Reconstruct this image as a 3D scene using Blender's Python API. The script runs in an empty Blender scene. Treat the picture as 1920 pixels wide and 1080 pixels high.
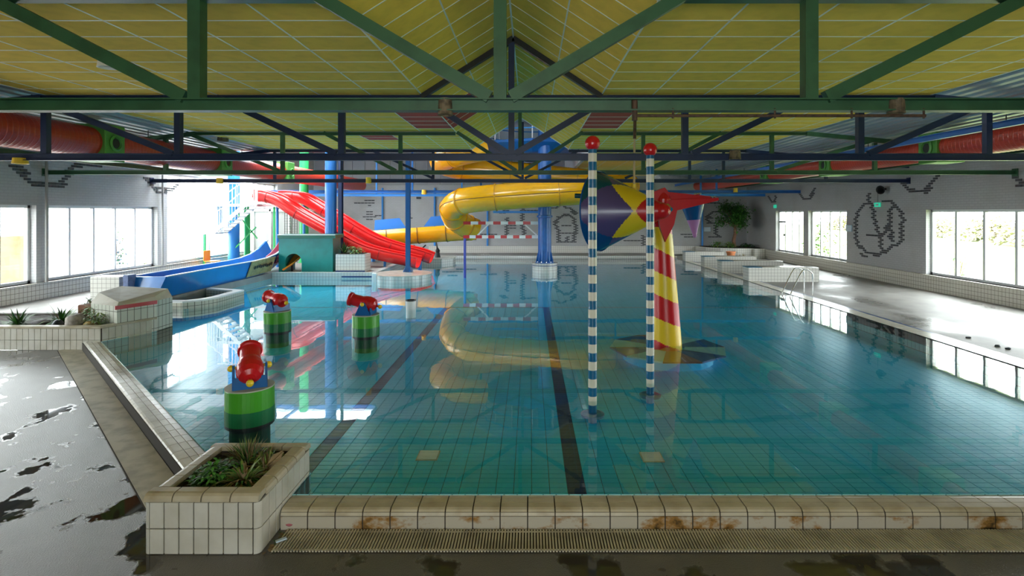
import bpy, bmesh, math, random
from mathutils import Vector, Matrix
random.seed(7)
scene = bpy.context.scene
COL = scene.collection
PI = math.pi

# ------------------------------------------------------------------ camera
FPX, VX, HY, H = 1030.0, 994.0, 398.0, 2.85      # focal length in pixels, vanishing point, eye height
cam_d = bpy.data.cameras.new('camera')
cam = bpy.data.objects.new('camera', cam_d); COL.objects.link(cam)
cam.location = (0, 0, H); cam.rotation_euler = (PI / 2, 0, 0)
cam_d.sensor_width = 36; cam_d.lens = 36 * FPX / 1920
cam_d.shift_x = -(VX - 960) / 1920; cam_d.shift_y = -(540 - HY) / 1920
cam_d.clip_end = 500
scene.camera = cam
# ------------------------------------------------------------------ world: even bright overcast sky
w = bpy.data.worlds.new('overcast_sky'); scene.world = w; w.use_nodes = True
bg = w.node_tree.nodes['Background']
bg.inputs[0].default_value = (0.93, 0.97, 1.0, 1); bg.inputs[1].default_value = 4.6
# ------------------------------------------------------------------ view
vs = scene.view_settings
vs.view_transform = 'Standard'; vs.look = 'None'; vs.gamma = 1.0; vs.use_curve_mapping = False
vs.exposure = 2.0
cy = scene.cycles
cy.use_denoising = True
cy.max_bounces = 9; cy.diffuse_bounces = 5; cy.glossy_bounces = 4; cy.transparent_max_bounces = 12
cy.caustics_reflective = False; cy.caustics_refractive = False
cy.sample_clamp_indirect = 6.0

def portal(name, loc, rot, sx, sy):
    """A daylight portal in a window opening: tells the renderer where sky light enters, adds none."""
    d = bpy.data.lights.new(name, 'AREA'); d.shape = 'RECTANGLE'; d.size = sx; d.size_y = sy
    d.cycles.is_portal = True
    o = bpy.data.objects.new(name, d); COL.objects.link(o); o.location = loc; o.rotation_euler = rot
    return o
XL, XR, YF, YB = -13.8, 13.8, 35.0, -5.0           # left, right, far and back walls
ZL, ZR = 0.40, 0.15                                # raised left deck, right deck
portal('window_portal', (XL - .1, 13.2, 2.0), (0, -PI / 2, 0), 2.2, 14.6)
portal('window_portal', (XL - .1, 25.5, 2.5), (0, -PI / 2, 0), 3.4, 9.5)
portal('window_portal', (XR + .1, 12.5, 1.8), (0, PI / 2, 0), 2.3, 14)
portal('window_portal', (XR + .1, 27.4, 1.8), (0, PI / 2, 0), 2.3, 7)
portal('skylight_portal', (-10.8, 24.0, 7.4), (0, 0, 0), 6.2, 7.6)

portal('window_portal', (0, YB - .1, 2.3), (PI / 2, 0, 0), 7, 1.8)  # sky light through the added back window

# ------------------------------------------------------------------ pixel helpers (photo frame 1920x1080)
def onz(px, py, z):
    Y = FPX * (H - z) / (py - HY)
    return Vector(((px - VX) * Y / FPX, Y, z))
def aty(px, py, Y):
    return Vector(((px - VX) * Y / FPX, Y, H - (py - HY) * Y / FPX))
def atx(px, py, X):
    Y = X * FPX / (px - VX)
    return Vector((X, Y, H - (py - HY) * Y / FPX))

# ------------------------------------------------------------------ materials
MATS = {}
def nn(nt, typ, **kw):
    n = nt.nodes.new(typ)
    for k, v in kw.items(): setattr(n, k, v)
    return n
def mat(name, col, rough=.5, metal=0., var=0., vscale=3., bump=0., bscale=40., spec=.5, coat=0., col2=None, lo=.45, hi=.65):
    """Principled material; var/col2 mix in noise-driven wear, bump adds fine relief."""
    if name in MATS: return MATS[name]
    m = bpy.data.materials.new(name); m.use_nodes = True; nt = m.node_tree
    b = nt.nodes['Principled BSDF']
    b.inputs['Base Color'].default_value = (*col, 1); b.inputs['Roughness'].default_value = rough
    b.inputs['Metallic'].default_value = metal; b.inputs['Specular IOR Level'].default_value = spec
    b.inputs['Coat Weight'].default_value = coat
    if var > 0 or col2 or bump > 0:
        geo = nn(nt, 'ShaderNodeNewGeometry')
    if var > 0 or col2:
        t = nn(nt, 'ShaderNodeTexNoise'); t.inputs['Scale'].default_value = vscale; t.inputs['Detail'].default_value = 6
        nt.links.new(geo.outputs['Position'], t.inputs['Vector'])
        r = nn(nt, 'ShaderNodeValToRGB'); r.color_ramp.elements[0].position = lo; r.color_ramp.elements[1].position = hi
        c2 = col2 or tuple(max(0, c * (1 - var)) for c in col)
        r.color_ramp.elements[0].color = (*col, 1); r.color_ramp.elements[1].color = (*c2, 1)
        nt.links.new(t.outputs['Fac'], r.inputs['Fac']); nt.links.new(r.outputs['Color'], b.inputs['Base Color'])
    if bump > 0:
        t2 = nn(nt, 'ShaderNodeTexNoise'); t2.inputs['Scale'].default_value = bscale; t2.inputs['Detail'].default_value = 4
        nt.links.new(geo.outputs['Position'], t2.inputs['Vector'])
        bp = nn(nt, 'ShaderNodeBump'); bp.inputs['Strength'].default_value = bump; bp.inputs['Distance'].default_value = .01
        nt.links.new(t2.outputs['Fac'], bp.inputs['Height']); nt.links.new(bp.outputs['Normal'], b.inputs['Normal'])
    MATS[name] = m
    return m
def grid_mat(name, tile, grout, bw, bh, mortar=.006, rough=.25, offset=0., col2=None, bump=.4, dirt=None):
    """Tiles or bricks by the UV map (metres): bw x bh pieces with joints."""
    if name in MATS: return MATS[name]
    m = bpy.data.materials.new(name); m.use_nodes = True; nt = m.node_tree
    b = nt.nodes['Principled BSDF']; b.inputs['Roughness'].default_value = rough
    uv = nn(nt, 'ShaderNodeUVMap')
    t = nn(nt, 'ShaderNodeTexBrick'); t.offset = offset; t.squash = 1
    t.inputs['Scale'].default_value = 1; t.inputs['Brick Width'].default_value = bw; t.inputs['Row Height'].default_value = bh
    t.inputs['Mortar Size'].default_value = mortar; t.inputs['Mortar Smooth'].default_value = .1; t.inputs['Bias'].default_value = 0
    t.inputs['Color1'].default_value = (*tile, 1); t.inputs['Color2'].default_value = (*(col2 or tile), 1); t.inputs['Mortar'].default_value = (*grout, 1)
    nt.links.new(uv.outputs['UV'], t.inputs['Vector'])
    out = t.outputs['Color']
    if dirt:
        geo = nn(nt, 'ShaderNodeNewGeometry'); n = nn(nt, 'ShaderNodeTexNoise'); n.inputs['Scale'].default_value = .9; n.inputs['Detail'].default_value = 8
        nt.links.new(geo.outputs['Position'], n.inputs['Vector'])
        r = nn(nt, 'ShaderNodeValToRGB'); r.color_ramp.elements[0].position = .48; r.color_ramp.elements[1].position = .72
        r.color_ramp.elements[0].color = (0, 0, 0, 1); r.color_ramp.elements[1].color = (.75, .75, .75, 1)
        nt.links.new(n.outputs['Fac'], r.inputs['Fac'])
        mx = nn(nt, 'ShaderNodeMixRGB'); mx.inputs[2].default_value = (*dirt, 1)
        nt.links.new(r.outputs['Color'], mx.inputs[0]); nt.links.new(out, mx.inputs[1]); out = mx.outputs[0]
    nt.links.new(out, b.inputs['Base Color'])
    bp = nn(nt, 'ShaderNodeBump'); bp.inputs['Strength'].default_value = bump; bp.inputs['Distance'].default_value = .004; bp.invert = True
    nt.links.new(t.outputs['Fac'], bp.inputs['Height']); nt.links.new(bp.outputs['Normal'], b.inputs['Normal'])
    MATS[name] = m
    return m

GREEN = mat('green_paint', (.030, .105, .045), .45, var=.25, vscale=4)
NAVY = mat('navy_paint', (.008, .022, .075), .45, var=.2, vscale=4)
BLUE = mat('blue_paint', (.01, .12, .42), .35, var=.15, vscale=3)
POSTBLUE = mat('post_blue_paint', (.012, .10, .30), .35)
LBLUE = mat('light_blue_paint', (.03, .25, .68), .4)
BRGREEN = mat('bright_green_paint', (.02, .42, .11), .4)
DUCTRED = mat('duct_red_paint', (.52, .045, .02), .3)
DUCTGREEN = mat('duct_green_paint', (.09, .30, .05), .45)
SLIDERED = mat('slide_red_fibreglass', (.80, .022, .022), .2, coat=.3)
SLIDEYEL = mat('slide_yellow_fibreglass', (.86, .44, .008), .22, coat=.3)
SLIDEBLUE = mat('slide_blue_fibreglass', (.012, .19, .60), .3, coat=.2, var=.12, vscale=2)
SEAM = mat('slide_seam', (.16, .07, .01), .5)
TOYRED = mat('toy_red', (.55, .008, .012), .3)
TOYYEL = mat('toy_yellow', (.84, .58, .02), .32)
TOYBLUE = mat('toy_blue', (.008, .11, .34), .3)
TOYGREEN = mat('toy_green', (.06, .33, .02), .35)
TOYDGREEN = mat('toy_dark_green', (.01, .15, .05), .35)
BLACK = mat('black_rubber', (.012, .014, .014), .4)
TEAL = mat('cone_teal', (.004, .075, .10), .25)
PURPLE = mat('cone_purple', (.085, .06, .19), .25)
CONEBLUE = mat('cone_blue', (.006, .07, .25), .25)
LILAC = mat('cone_lilac', (.42, .2, .48), .3)
CREAM = mat('pole_cream', (.70, .66, .55), .35)
POLEBLUE = mat('pole_blue', (.004, .115, .25), .3)
WHITE = mat('white_paint', (.80, .81, .80), .4)
FRAME = mat('window_frame_white', (.62, .64, .66), .4)
STEEL = mat('stainless_steel', (.55, .55, .54), .22, metal=1)
DKSTEEL = mat('dark_steel', (.03, .035, .04), .5, metal=.3)
RUST = mat('rusty_pipe', (.085, .045, .025), .7, var=.5, vscale=20)
ROPE = mat('rope', (.5, .38, .22), .8)
SOIL = mat('soil', (.025, .018, .011), .95, var=.4, vscale=25, bump=.8, bscale=60)
LEAF = mat('leaf_green', (.055, .20, .025), .55, var=.45, vscale=9)
LEAF2 = mat('leaf_yellow_green', (.17, .26, .05), .55, var=.4, vscale=9)
LEAFD = mat('leaf_dark_green', (.025, .095, .018), .5, var=.4, vscale=9)
DRY = mat('dry_stem', (.22, .15, .07), .8, var=.4, vscale=12)
BARK = mat('bark', (.20, .10, .06), .85, var=.4, vscale=15)
GREYBARK = mat('grey_bark', (.46, .40, .35), .9, var=.3, vscale=5)
STONE = mat('pale_stone', (.42, .38, .33), .8, var=.4, vscale=12, bump=.4)
TERRA = mat('terracotta', (.62, .22, .09), .8)
DARKBRICK = mat('dark_brick', (.07, .072, .078), .75, var=.25, vscale=20)
WOOD = mat('plywood', (.42, .30, .12), .6, var=.3, vscale=6)
GREY = mat('grey_panel', (.30, .30, .29), .6)
TEALBOX = mat('teal_paint', (.004, .21, .19), .35, var=.15, vscale=3)
MAROON = mat('maroon_fibreglass', (.25, .03, .06), .35)
ORANGE = mat('orange_plastic', (.80, .27, .02), .35)
LAMPYEL = mat('lamp_yellow', (.82, .55, .05), .4)
LAMPWHITE = mat('lamp_white', (.75, .74, .70), .4)
RUSTPLATE = mat('rusty_plate', (.16, .12, .07), .7, var=.6, vscale=14)
YPANEL = mat('yellow_acoustic_panel', (.91, .605, .09), .95, var=.08, vscale=5, bump=.6, bscale=160)
RPANEL = mat('red_acoustic_panel', (.50, .075, .055), .95, bump=.6, bscale=160)
GRIDWHITE = mat('white_ceiling_grid', (.80, .80, .72), .5)
CORR = mat('galvanised_deck', (.42, .47, .50), .4, metal=.35)
CONC = mat('outside_concrete', (.55, .54, .52), .85, var=.2, vscale=1)
FENCE = mat('weathered_brown_wall', (.42, .27, .14), .85, var=.55, vscale=1.2)
LAWN = mat('lawn_grass', (.30, .36, .13), .95, var=.25, vscale=.6)
BLUETILE = mat('dark_blue_tile', (.012, .05, .17), .3)
TILE = mat('white_glazed_tile', (.56, .54, .47), .22, col2=(.45, .42, .34), vscale=4, lo=.4, hi=.75)
COPETILE = mat('cream_coping_tile', (.46, .41, .30), .3, col2=(.33, .27, .17), vscale=5, lo=.4, hi=.75)
GROUT = mat('dark_grout', (.045, .037, .028), .9)
GRATE = mat('cream_plastic_grate', (.47, .43, .32), .5, var=.3, vscale=4)
POOLBLUE = mat('cyan_pool_tile', (.032, .58, .90), .25, var=.08, vscale=1.5)
POOLGROUT = mat('pool_grout', (.012, .09, .12), .9)
LANE = mat('navy_lane_tile', (.012, .018, .07), .35)
FARTILE = grid_mat('white_tile_grid', (.66, .65, .60), (.26, .25, .22), .123, .1235, .005, .2)
WALLTILE = grid_mat('cream_wall_tile_grid', (.62, .60, .53), (.20, .18, .14), .123, .134, .006, .25)
POOLWALL = grid_mat('pool_wall_tile_grid', (.30, .58, .60), (.08, .2, .22), .123, .16, .006, .25)
BRICK = grid_mat('white_painted_brick', (.44, .445, .45), (.36, .365, .37), .22, .08, .008, .7, offset=.5, col2=(.42, .425, .43), bump=.5, dirt=(.36, .35, .33))

def deck_mat(name, dry, wet, puddle_lo, puddle_hi, scale, rdry=.36, rwet=.05):
    """Worn screed with shallow standing water: dark and mirror-smooth where wet, rough where dry."""
    m = bpy.data.materials.new(name); m.use_nodes = True; nt = m.node_tree; b = nt.nodes['Principled BSDF']
    geo = nn(nt, 'ShaderNodeNewGeometry')
    mp = nn(nt, 'ShaderNodeMapping'); mp.inputs['Scale'].default_value = (1, .75, 1)
    nt.links.new(geo.outputs['Position'], mp.inputs['Vector'])
    n = nn(nt, 'ShaderNodeTexNoise'); n.inputs['Scale'].default_value = scale; n.inputs['Detail'].default_value = 5; n.inputs['Roughness'].default_value = .55
    nt.links.new(mp.outputs[0], n.inputs['Vector'])
    r = nn(nt, 'ShaderNodeMapRange'); r.inputs['From Min'].default_value = puddle_lo; r.inputs['From Max'].default_value = puddle_hi
    nt.links.new(n.outputs['Fac'], r.inputs['Value'])
    mx = nn(nt, 'ShaderNodeMixRGB'); mx.inputs[1].default_value = (*dry, 1); mx.inputs[2].default_value = (*wet, 1)
    nt.links.new(r.outputs[0], mx.inputs[0])
    st = nn(nt, 'ShaderNodeTexNoise'); st.inputs['Scale'].default_value = 2.2; st.inputs['Detail'].default_value = 8
    nt.links.new(geo.outputs['Position'], st.inputs['Vector'])
    m2 = nn(nt, 'ShaderNodeMixRGB', blend_type='MULTIPLY'); m2.inputs[0].default_value = .55
    nt.links.new(mx.outputs[0], m2.inputs[1]); nt.links.new(st.outputs['Fac'], m2.inputs[2])
    nt.links.new(m2.outputs[0], b.inputs['Base Color'])
    rr = nn(nt, 'ShaderNodeMapRange'); rr.inputs['To Min'].default_value = rdry; rr.inputs['To Max'].default_value = rwet
    nt.links.new(r.outputs[0], rr.inputs['Value']); nt.links.new(rr.outputs[0], b.inputs['Roughness'])
    f = nn(nt, 'ShaderNodeTexNoise'); f.inputs['Scale'].default_value = 85; f.inputs['Detail'].default_value = 3
    nt.links.new(geo.outputs['Position'], f.inputs['Vector'])
    inv = nn(nt, 'ShaderNodeMath', operation='SUBTRACT'); inv.inputs[0].default_value = 1; nt.links.new(r.outputs[0], inv.inputs[1])
    ml = nn(nt, 'ShaderNodeMath', operation='MULTIPLY'); ml.inputs[1].default_value = .8; nt.links.new(inv.outputs[0], ml.inputs[0])
    bp = nn(nt, 'ShaderNodeBump'); bp.inputs['Distance'].default_value = .006
    nt.links.new(ml.outputs[0], bp.inputs['Strength']); nt.links.new(f.outputs['Fac'], bp.inputs['Height']); nt.links.new(bp.outputs[0], b.inputs['Normal'])
    MATS[name] = m
    return m
WETDECK = deck_mat('wet_grey_screed', (.15, .14, .125), (.06, .05, .033), .545, .585, 1.7, .30, .04)
RIGHTDECK = deck_mat('damp_pale_screed', (.36, .345, .32), (.27, .255, .23), .50, .68, .55, .52, .22)

def schlick(nt, f0, f1, normal=None):
    """reflectance of a thin clear surface, the same from both sides"""
    lw = nn(nt, 'ShaderNodeLayerWeight'); lw.inputs['Blend'].default_value = .5
    if normal: nt.links.new(normal, lw.inputs['Normal'])
    p = nn(nt, 'ShaderNodeMath', operation='POWER'); p.inputs[1].default_value = 5; nt.links.new(lw.outputs['Facing'], p.inputs[0])
    a = nn(nt, 'ShaderNodeMath', operation='MULTIPLY_ADD'); a.inputs[1].default_value = f1; a.inputs[2].default_value = f0; nt.links.new(p.outputs[0], a.inputs[0])
    return a
def water_mat():
    m = bpy.data.materials.new('still_pool_water'); m.use_nodes = True; nt = m.node_tree
    nt.nodes.remove(nt.nodes['Principled BSDF']); out = nt.nodes['Material Output']
    geo = nn(nt, 'ShaderNodeNewGeometry')
    n = nn(nt, 'ShaderNodeTexNoise'); n.inputs['Scale'].default_value = 1.6; n.inputs['Detail'].default_value = 2
    nt.links.new(geo.outputs['Position'], n.inputs['Vector'])
    bp = nn(nt, 'ShaderNodeBump'); bp.inputs['Strength'].default_value = .10; bp.inputs['Distance'].default_value = .012
    nt.links.new(n.outputs['Fac'], bp.inputs['Height'])
    fr = schlick(nt, .025, .975, bp.outputs[0])
    tr = nn(nt, 'ShaderNodeBsdfTransparent'); tr.inputs[0].default_value = (.86, .97, .99, 1)
    gl = nn(nt, 'ShaderNodeBsdfGlossy'); gl.inputs['Roughness'].default_value = .015; gl.inputs[0].default_value = (1, 1, 1, 1)
    nt.links.new(bp.outputs[0], gl.inputs['Normal'])
    mx = nn(nt, 'ShaderNodeMixShader')
    nt.links.new(fr.outputs[0], mx.inputs[0]); nt.links.new(tr.outputs[0], mx.inputs[1]); nt.links.new(gl.outputs[0], mx.inputs[2])
    nt.links.new(mx.outputs[0], out.inputs['Surface'])
    return m
WATER = water_mat()
def glass_mat():
    m = bpy.data.materials.new('window_glass'); m.use_nodes = True; nt = m.node_tree
    nt.nodes.remove(nt.nodes['Principled BSDF']); out = nt.nodes['Material Output']
    fr = schlick(nt, .05, .8)
    tr = nn(nt, 'ShaderNodeBsdfTransparent'); tr.inputs[0].default_value = (.96, .98, .97, 1)
    gl = nn(nt, 'ShaderNodeBsdfGlossy'); gl.inputs['Roughness'].default_value = .02
    mx = nn(nt, 'ShaderNodeMixShader')
    nt.links.new(fr.outputs[0], mx.inputs[0]); nt.links.new(tr.outputs[0], mx.inputs[1]); nt.links.new(gl.outputs[0], mx.inputs[2])
    nt.links.new(mx.outputs[0], out.inputs['Surface'])
    return m
GLASS = glass_mat()
def stain_tile():
    """Cream edge tile with rust runs and black mould low on the face."""
    m = mat('stained_coping_tile', (.50, .46, .36), .3); nt = m.node_tree; b = nt.nodes['Principled BSDF']
    geo = nn(nt, 'ShaderNodeNewGeometry'); sep = None
    mp = nn(nt, 'ShaderNodeMapping'); mp.inputs['Scale'].default_value = (1.5, 1, 2.2)
    nt.links.new(geo.outputs['Position'], mp.inputs[0])
    n = nn(nt, 'ShaderNodeTexNoise'); n.inputs['Scale'].default_value = 1.5; n.inputs['Detail'].default_value = 10; n.inputs['Roughness'].default_value = .65
    nt.links.new(mp.outputs[0], n.inputs['Vector'])
    r = nn(nt, 'ShaderNodeValToRGB'); e = r.color_ramp.elements
    e[0].position = .51; e[0].color = (.42, .38, .30, 1); e[1].position = .66; e[1].color = (.015, .013, .007, 1)
    k = r.color_ramp.elements.new(.585); k.color = (.27, .14, .035, 1)
    nt.links.new(n.outputs['Fac'], r.inputs['Fac']); nt.links.new(r.outputs['Color'], b.inputs['Base Color'])
    return m
STAINED = stain_tile()

# ------------------------------------------------------------------ mesh helpers
class MB:
    """Collects shapes in world coordinates; build() links them as ONE mesh object."""
    def __init__(s): s.v = []; s.f = []; s.mi = []; s.sm = []
    def add(s, vs_, fs, mi=0, smooth=False):
        o = len(s.v); s.v += [Vector(p) for p in vs_]
        for f in fs: s.f.append([o + i for i in f]); s.mi.append(mi); s.sm.append(smooth)
        return s
    def box(s, x0, x1, y0, y1, z0, z1, mi=0):
        P = [(x, y, z) for z in (z0, z1) for y in (y0, y1) for x in (x0, x1)]
        return s.add(P, [(0, 2, 3, 1), (4, 5, 7, 6), (0, 1, 5, 4), (2, 6, 7, 3), (0, 4, 6, 2), (1, 3, 7, 5)], mi)
    def bbox(s, x0, x1, y0, y1, z0, z1, b, mi=0):
        """box with chamfered edges"""
        bm = bmesh.new(); bmesh.ops.create_cube(bm, size=1)
        for v in bm.verts:
            v.co = Vector(((x0 + x1) / 2 + v.co.x * (x1 - x0), (y0 + y1) / 2 + v.co.y * (y1 - y0), (z0 + z1) / 2 + v.co.z * (z1 - z0)))
        bmesh.ops.bevel(bm, geom=list(bm.edges), offset=b, segments=1, affect='EDGES')
        bm.verts.index_update()
        s.add([v.co.copy() for v in bm.verts], [[v.index for v in f.verts] for f in bm.faces], mi); bm.free(); return s
    def bar(s, a, b, wd, ht, up=(0, 0, 1), mi=0):
        a, b = Vector(a), Vector(b); d = (b - a).normalized(); u = Vector(up)
        if abs(d.dot(u)) > .98: u = Vector((0, 1, 0))
        r = d.cross(u).normalized(); u = r.cross(d).normalized()
        P = [p + r * (i * wd / 2) + u * (j * ht / 2) for p in (a, b) for (i, j) in ((-1, -1), (1, -1), (1, 1), (-1, 1))]
        return s.add(P, [(0, 1, 2, 3), (7, 6, 5, 4), (0, 4, 5, 1), (1, 5, 6, 2), (2, 6, 7, 3), (3, 7, 4, 0)], mi)
    def ibeam(s, a, b, wd, ht, t=.014, mi=0):
        a, b = Vector(a), Vector(b); u = Vector((0, 0, ht / 2 - t / 2))
        s.bar(a + u, b + u, wd, t, mi=mi); s.bar(a - u, b - u, wd, t, mi=mi); s.bar(a, b, t, ht - 2 * t, mi=mi); return s
    def tube(s, pts, rad, n=12, mi=0, caps=True, smooth=True):
        """tube through points; rad a number or one per point"""
        pts = [Vector(p) for p in pts]; R = rad if isinstance(rad, (list, tuple)) else [rad] * len(pts)
        rings = []; ref = None
        for i, p in enumerate(pts):
            d = (pts[min(i + 1, len(pts) - 1)] - pts[max(i - 1, 0)]).normalized()
            if ref is None:
                ref = Vector((0, 0, 1)) if abs(d.z) < .9 else Vector((0, 1, 0))
            r = d.cross(ref).normalized(); u = r.cross(d).normalized(); ref = u
            rings.append([p + (r * math.cos(2 * PI * k / n) + u * math.sin(2 * PI * k / n)) * R[i] for k in range(n)])
        V = [q for ring in rings for q in ring]; F = []
        for i in range(len(pts) - 1):
            for k in range(n): F.append((i * n + k, i * n + (k + 1) % n, (i + 1) * n + (k + 1) % n, (i + 1) * n + k))
        s.add(V, F, mi, smooth)
        if caps:
            s.add(rings[0], [tuple(range(n))], mi); s.add(rings[-1], [tuple(reversed(range(n)))], mi)
        return s
    def lathe(s, prof, c=(0, 0, 0), axis=(0, 0, 1), n=28, mi=0, smooth=True, matfn=None):
        """prof: (radius, height along axis)"""
        c = Vector(c); a = Vector(axis).normalized(); r0 = Vector((0, -1, 0)) if abs(a.y) < .9 else Vector((1, 0, 0))
        r0 = (r0 - a * r0.dot(a)).normalized(); u0 = a.cross(r0)
        V = [c + a * h + (r0 * math.cos(2 * PI * k / n) + u0 * math.sin(2 * PI * k / n)) * r for r, h in prof for k in range(n)]
        for i in range(len(prof) - 1):
            for k in range(n):
                f = (i * n + k, i * n + (k + 1) % n, (i + 1) * n + (k + 1) % n, (i + 1) * n + k)
                s.add([V[j] for j in f], [(0, 1, 2, 3)], matfn(i, k, n) if matfn else mi, smooth)
        return s
    def cyl(s, c, r, h, n=24, mi=0, axis=(0, 0, 1)):
        return s.lathe([(0.0001, 0), (r, 0), (r, h), (0.0001, h)], c, axis, n, mi, smooth=False)
    def ball(s, c, r, n=20, mi=0, sq=1.):
        m = n // 2
        return s.lathe([(max(1e-4, r * math.sin(PI * i / m)), -r * sq * math.cos(PI * i / m)) for i in range(m + 1)], c, (0, 0, 1), n, mi)
    def prism(s, poly, z0, z1, mi=0):
        n = len(poly)
        area = sum(poly[i][0] * poly[(i + 1) % n][1] - poly[(i + 1) % n][0] * poly[i][1] for i in range(n))
        if area < 0: poly = poly[::-1]
        V = [(x, y, z0) for x, y in poly] + [(x, y, z1) for x, y in poly]
        F = [tuple(range(n, 2 * n)), tuple(reversed(range(n)))] + [(i, (i + 1) % n, n + (i + 1) % n, n + i) for i in range(n)]
        return s.add(V, F, mi)
    def sweep(s, pts, prof, mi=0, closed=True, smooth=True):
        """profile (side, up) swept along a path, kept upright"""
        pts = [Vector(p) for p in pts]; rings = []
        for i, p in enumerate(pts):
            d = (pts[min(i + 1, len(pts) - 1)] - pts[max(i - 1, 0)]).normalized()
            r = d.cross(Vector((0, 0, 1))).normalized(); u = r.cross(d).normalized()
            rings.append([p + r * a + u * b for a, b in prof])
        n = len(prof); V = [q for g in rings for q in g]; F = []
        for i in range(len(pts) - 1):
            for k in range(n if closed else n - 1):
                F.append((i * n + k, (i + 1) * n + k, (i + 1) * n + (k + 1) % n, i * n + (k + 1) % n))
        s.add(V, F, mi, smooth)
        if closed: s.add(rings[0], [tuple(range(n))], mi); s.add(rings[-1], [tuple(reversed(range(n)))], mi)
        return s
    def mesh(s, name, mats, org=(0, 0, 0)):
        me = bpy.data.meshes.new(name); org = Vector(org)
        me.from_pydata([tuple(p - org) for p in s.v], [], s.f)
        for m in (mats if isinstance(mats, (list, tuple)) else [mats]): me.materials.append(m)
        me.polygons.foreach_set('material_index', s.mi); me.polygons.foreach_set('use_smooth', s.sm)
        uv = me.uv_layers.new(name='UVMap'); me.update()
        for p in me.polygons:
            nx, ny, nz = (abs(c) for c in p.normal)
            for li in p.loop_indices:
                c = s.v[me.loops[li].vertex_index]
                uv.data[li].uv = (c.x, c.y) if nz >= nx and nz >= ny else ((c.x, c.z) if ny >= nx else (c.y, c.z))
        return me
    def build(s, name, mats, parent=None):
        org = wloc(parent) if parent else Vector((0, 0, 0))
        o = bpy.data.objects.new(name, s.mesh(name, mats, org)); COL.objects.link(o)
        if parent: o.parent = parent
        return o
def wloc(o):
    p = Vector((0, 0, 0))
    while o: p += o.location; o = o.parent
    return p
def tag(o, label, cat, group=None, kind=None):
    o['label'] = label; o['category'] = cat
    if group: o['group'] = group
    if kind: o['kind'] = kind
    return o
def thing(name, loc, label, cat, group=None):
    o = bpy.data.objects.new(name, None); o.empty_display_size = .2; COL.objects.link(o); o.location = loc
    return tag(o, label, cat, group)
def struct(o, label, cat):
    return tag(o, label, cat, kind='structure')
def sroot(name, label, cat, loc=(0, 0, 0)):
    o = thing(name, loc, label, cat); o['kind'] = 'structure'; return o
def put(name, me, loc, parent, rotz=0.):
    """one more object that shares mesh data"""
    o = bpy.data.objects.new(name, me); COL.objects.link(o)
    o.location = Vector(loc) - (wloc(parent) if parent else Vector((0, 0, 0))); o.rotation_euler = (0, 0, rotz); o.parent = parent
    return o
def copy_tree(o, parent=None):
    c = o.copy(); COL.objects.link(c); c.parent = parent
    for ch in list(o.children): copy_tree(ch, c)
    return c

# ================================================================== THE SETTING
ZW, ZP = 0.17, -0.15                                # water level, pool floor
ZC, ZRIDGE, XRIDGE, GX0, GX1 = 5.15, 6.29, -0.33, -2.12, 1.40
CX0, CX1 = -9.5, 7.85                               # edges of the panelled ceiling
POOL = [(-2.25, 5.2), (8.45, 5.2), (8.45, 31.6), (-6.5, 31.6), (-6.5, 22.4), (-10.4, 22.4), (-10.4, 17.9), (-9.05, 17.4), (-9.05, 15.9),
        (-9.5, 15.12), (-10.4, 15.12), (-10.0, 12.9), (-8.4, 12.9), (-8.4, 12.35), (-8.85, 11.33), (-3.24, 5.76), (-3.24, 5.64), (-2.25, 5.64)]
# pool floor slab under the tiles
struct(MB().box(-11.2, 8.6, 4.9, 31.8, ZP - .3, ZP - .012).build('floor_pool', POOLGROUT), 'cyan tiled floor of the swimming pool under the water', 'pool floor')
floor_pool = bpy.data.objects['floor_pool']
# tiles of the pool floor: the nearest ones singly, the rest joined
TW, TD, TG = .195, .1055, .007
tile_me = MB().bbox(0, TW - TG, 0, TD - TG, -.012, 0, .0015).mesh('floor_tile', POOLBLUE)
lane_me = MB().bbox(0, TW - TG, 0, TD - TG, -.012, 0, .0015).mesh('lane_tile', LANE)
LANES = (-2.52, .56)
rest = MB(); k_single = 0
nrow = int((31.5 - 5.78) / TD)
for j in range(nrow):
    y = 5.78 + j * TD
    xlo = -11.0 if y > 22 else max(-11.0, 2.2 - y)
    i0 = int(math.floor(xlo / TW)); i1 = int(8.4 / TW)
    for i in range(i0, i1):
        x = i * TW + .02
        if y > 22.3 and x < -6.7: continue
        lane = y < 17.3 and any(abs(x + .5 * TW - L) < .5 * TW for L in LANES)
        cross = 17.2 <= y < 17.2 + TD
        if j < 7 and -2.6 < x < 5.6:
            put('pool_tile', lane_me if lane else tile_me, (x, y, ZP), floor_pool); k_single += 1
        else:
            a, b = x + TW - TG, y + TD - TG; z = ZP
            rest.add([(x, y, z), (a, y, z), (a, b, z), (x, b, z), (x, y, z - .012), (a, y, z - .012), (a, b, z - .012), (x, b, z - .012)],
                     [(0, 1, 2, 3), (0, 4, 5, 1), (1, 5, 6, 2), (3, 2, 6, 7), (0, 3, 7, 4)], 1 if (lane or cross) else 0)
r_ = rest.build('pool_tiles', [POOLBLUE, LANE], floor_pool); r_['kind'] = 'stuff'
for px, py in ((803, 855), (1222, 858)):
    p = onz(px, py, ZP); g = MB()
    g.box(p.x - .13, p.x + .13, p.y - .13, p.y + .13, ZP, ZP + .012)
    for q in range(9):
        g.box(p.x - .115, p.x + .115, p.y - .115 + q * .027, p.y - .10 + q * .027, ZP + .012, ZP + .02, 1)
    tag(g.build('floor_drain', [GRATE, LAMPWHITE]), 'pale square drain grating on the pool floor ' + ('between the two navy lane lines' if px < 1000 else 'to the right of both navy lane lines'), 'drain', 'square floor drains')
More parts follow.
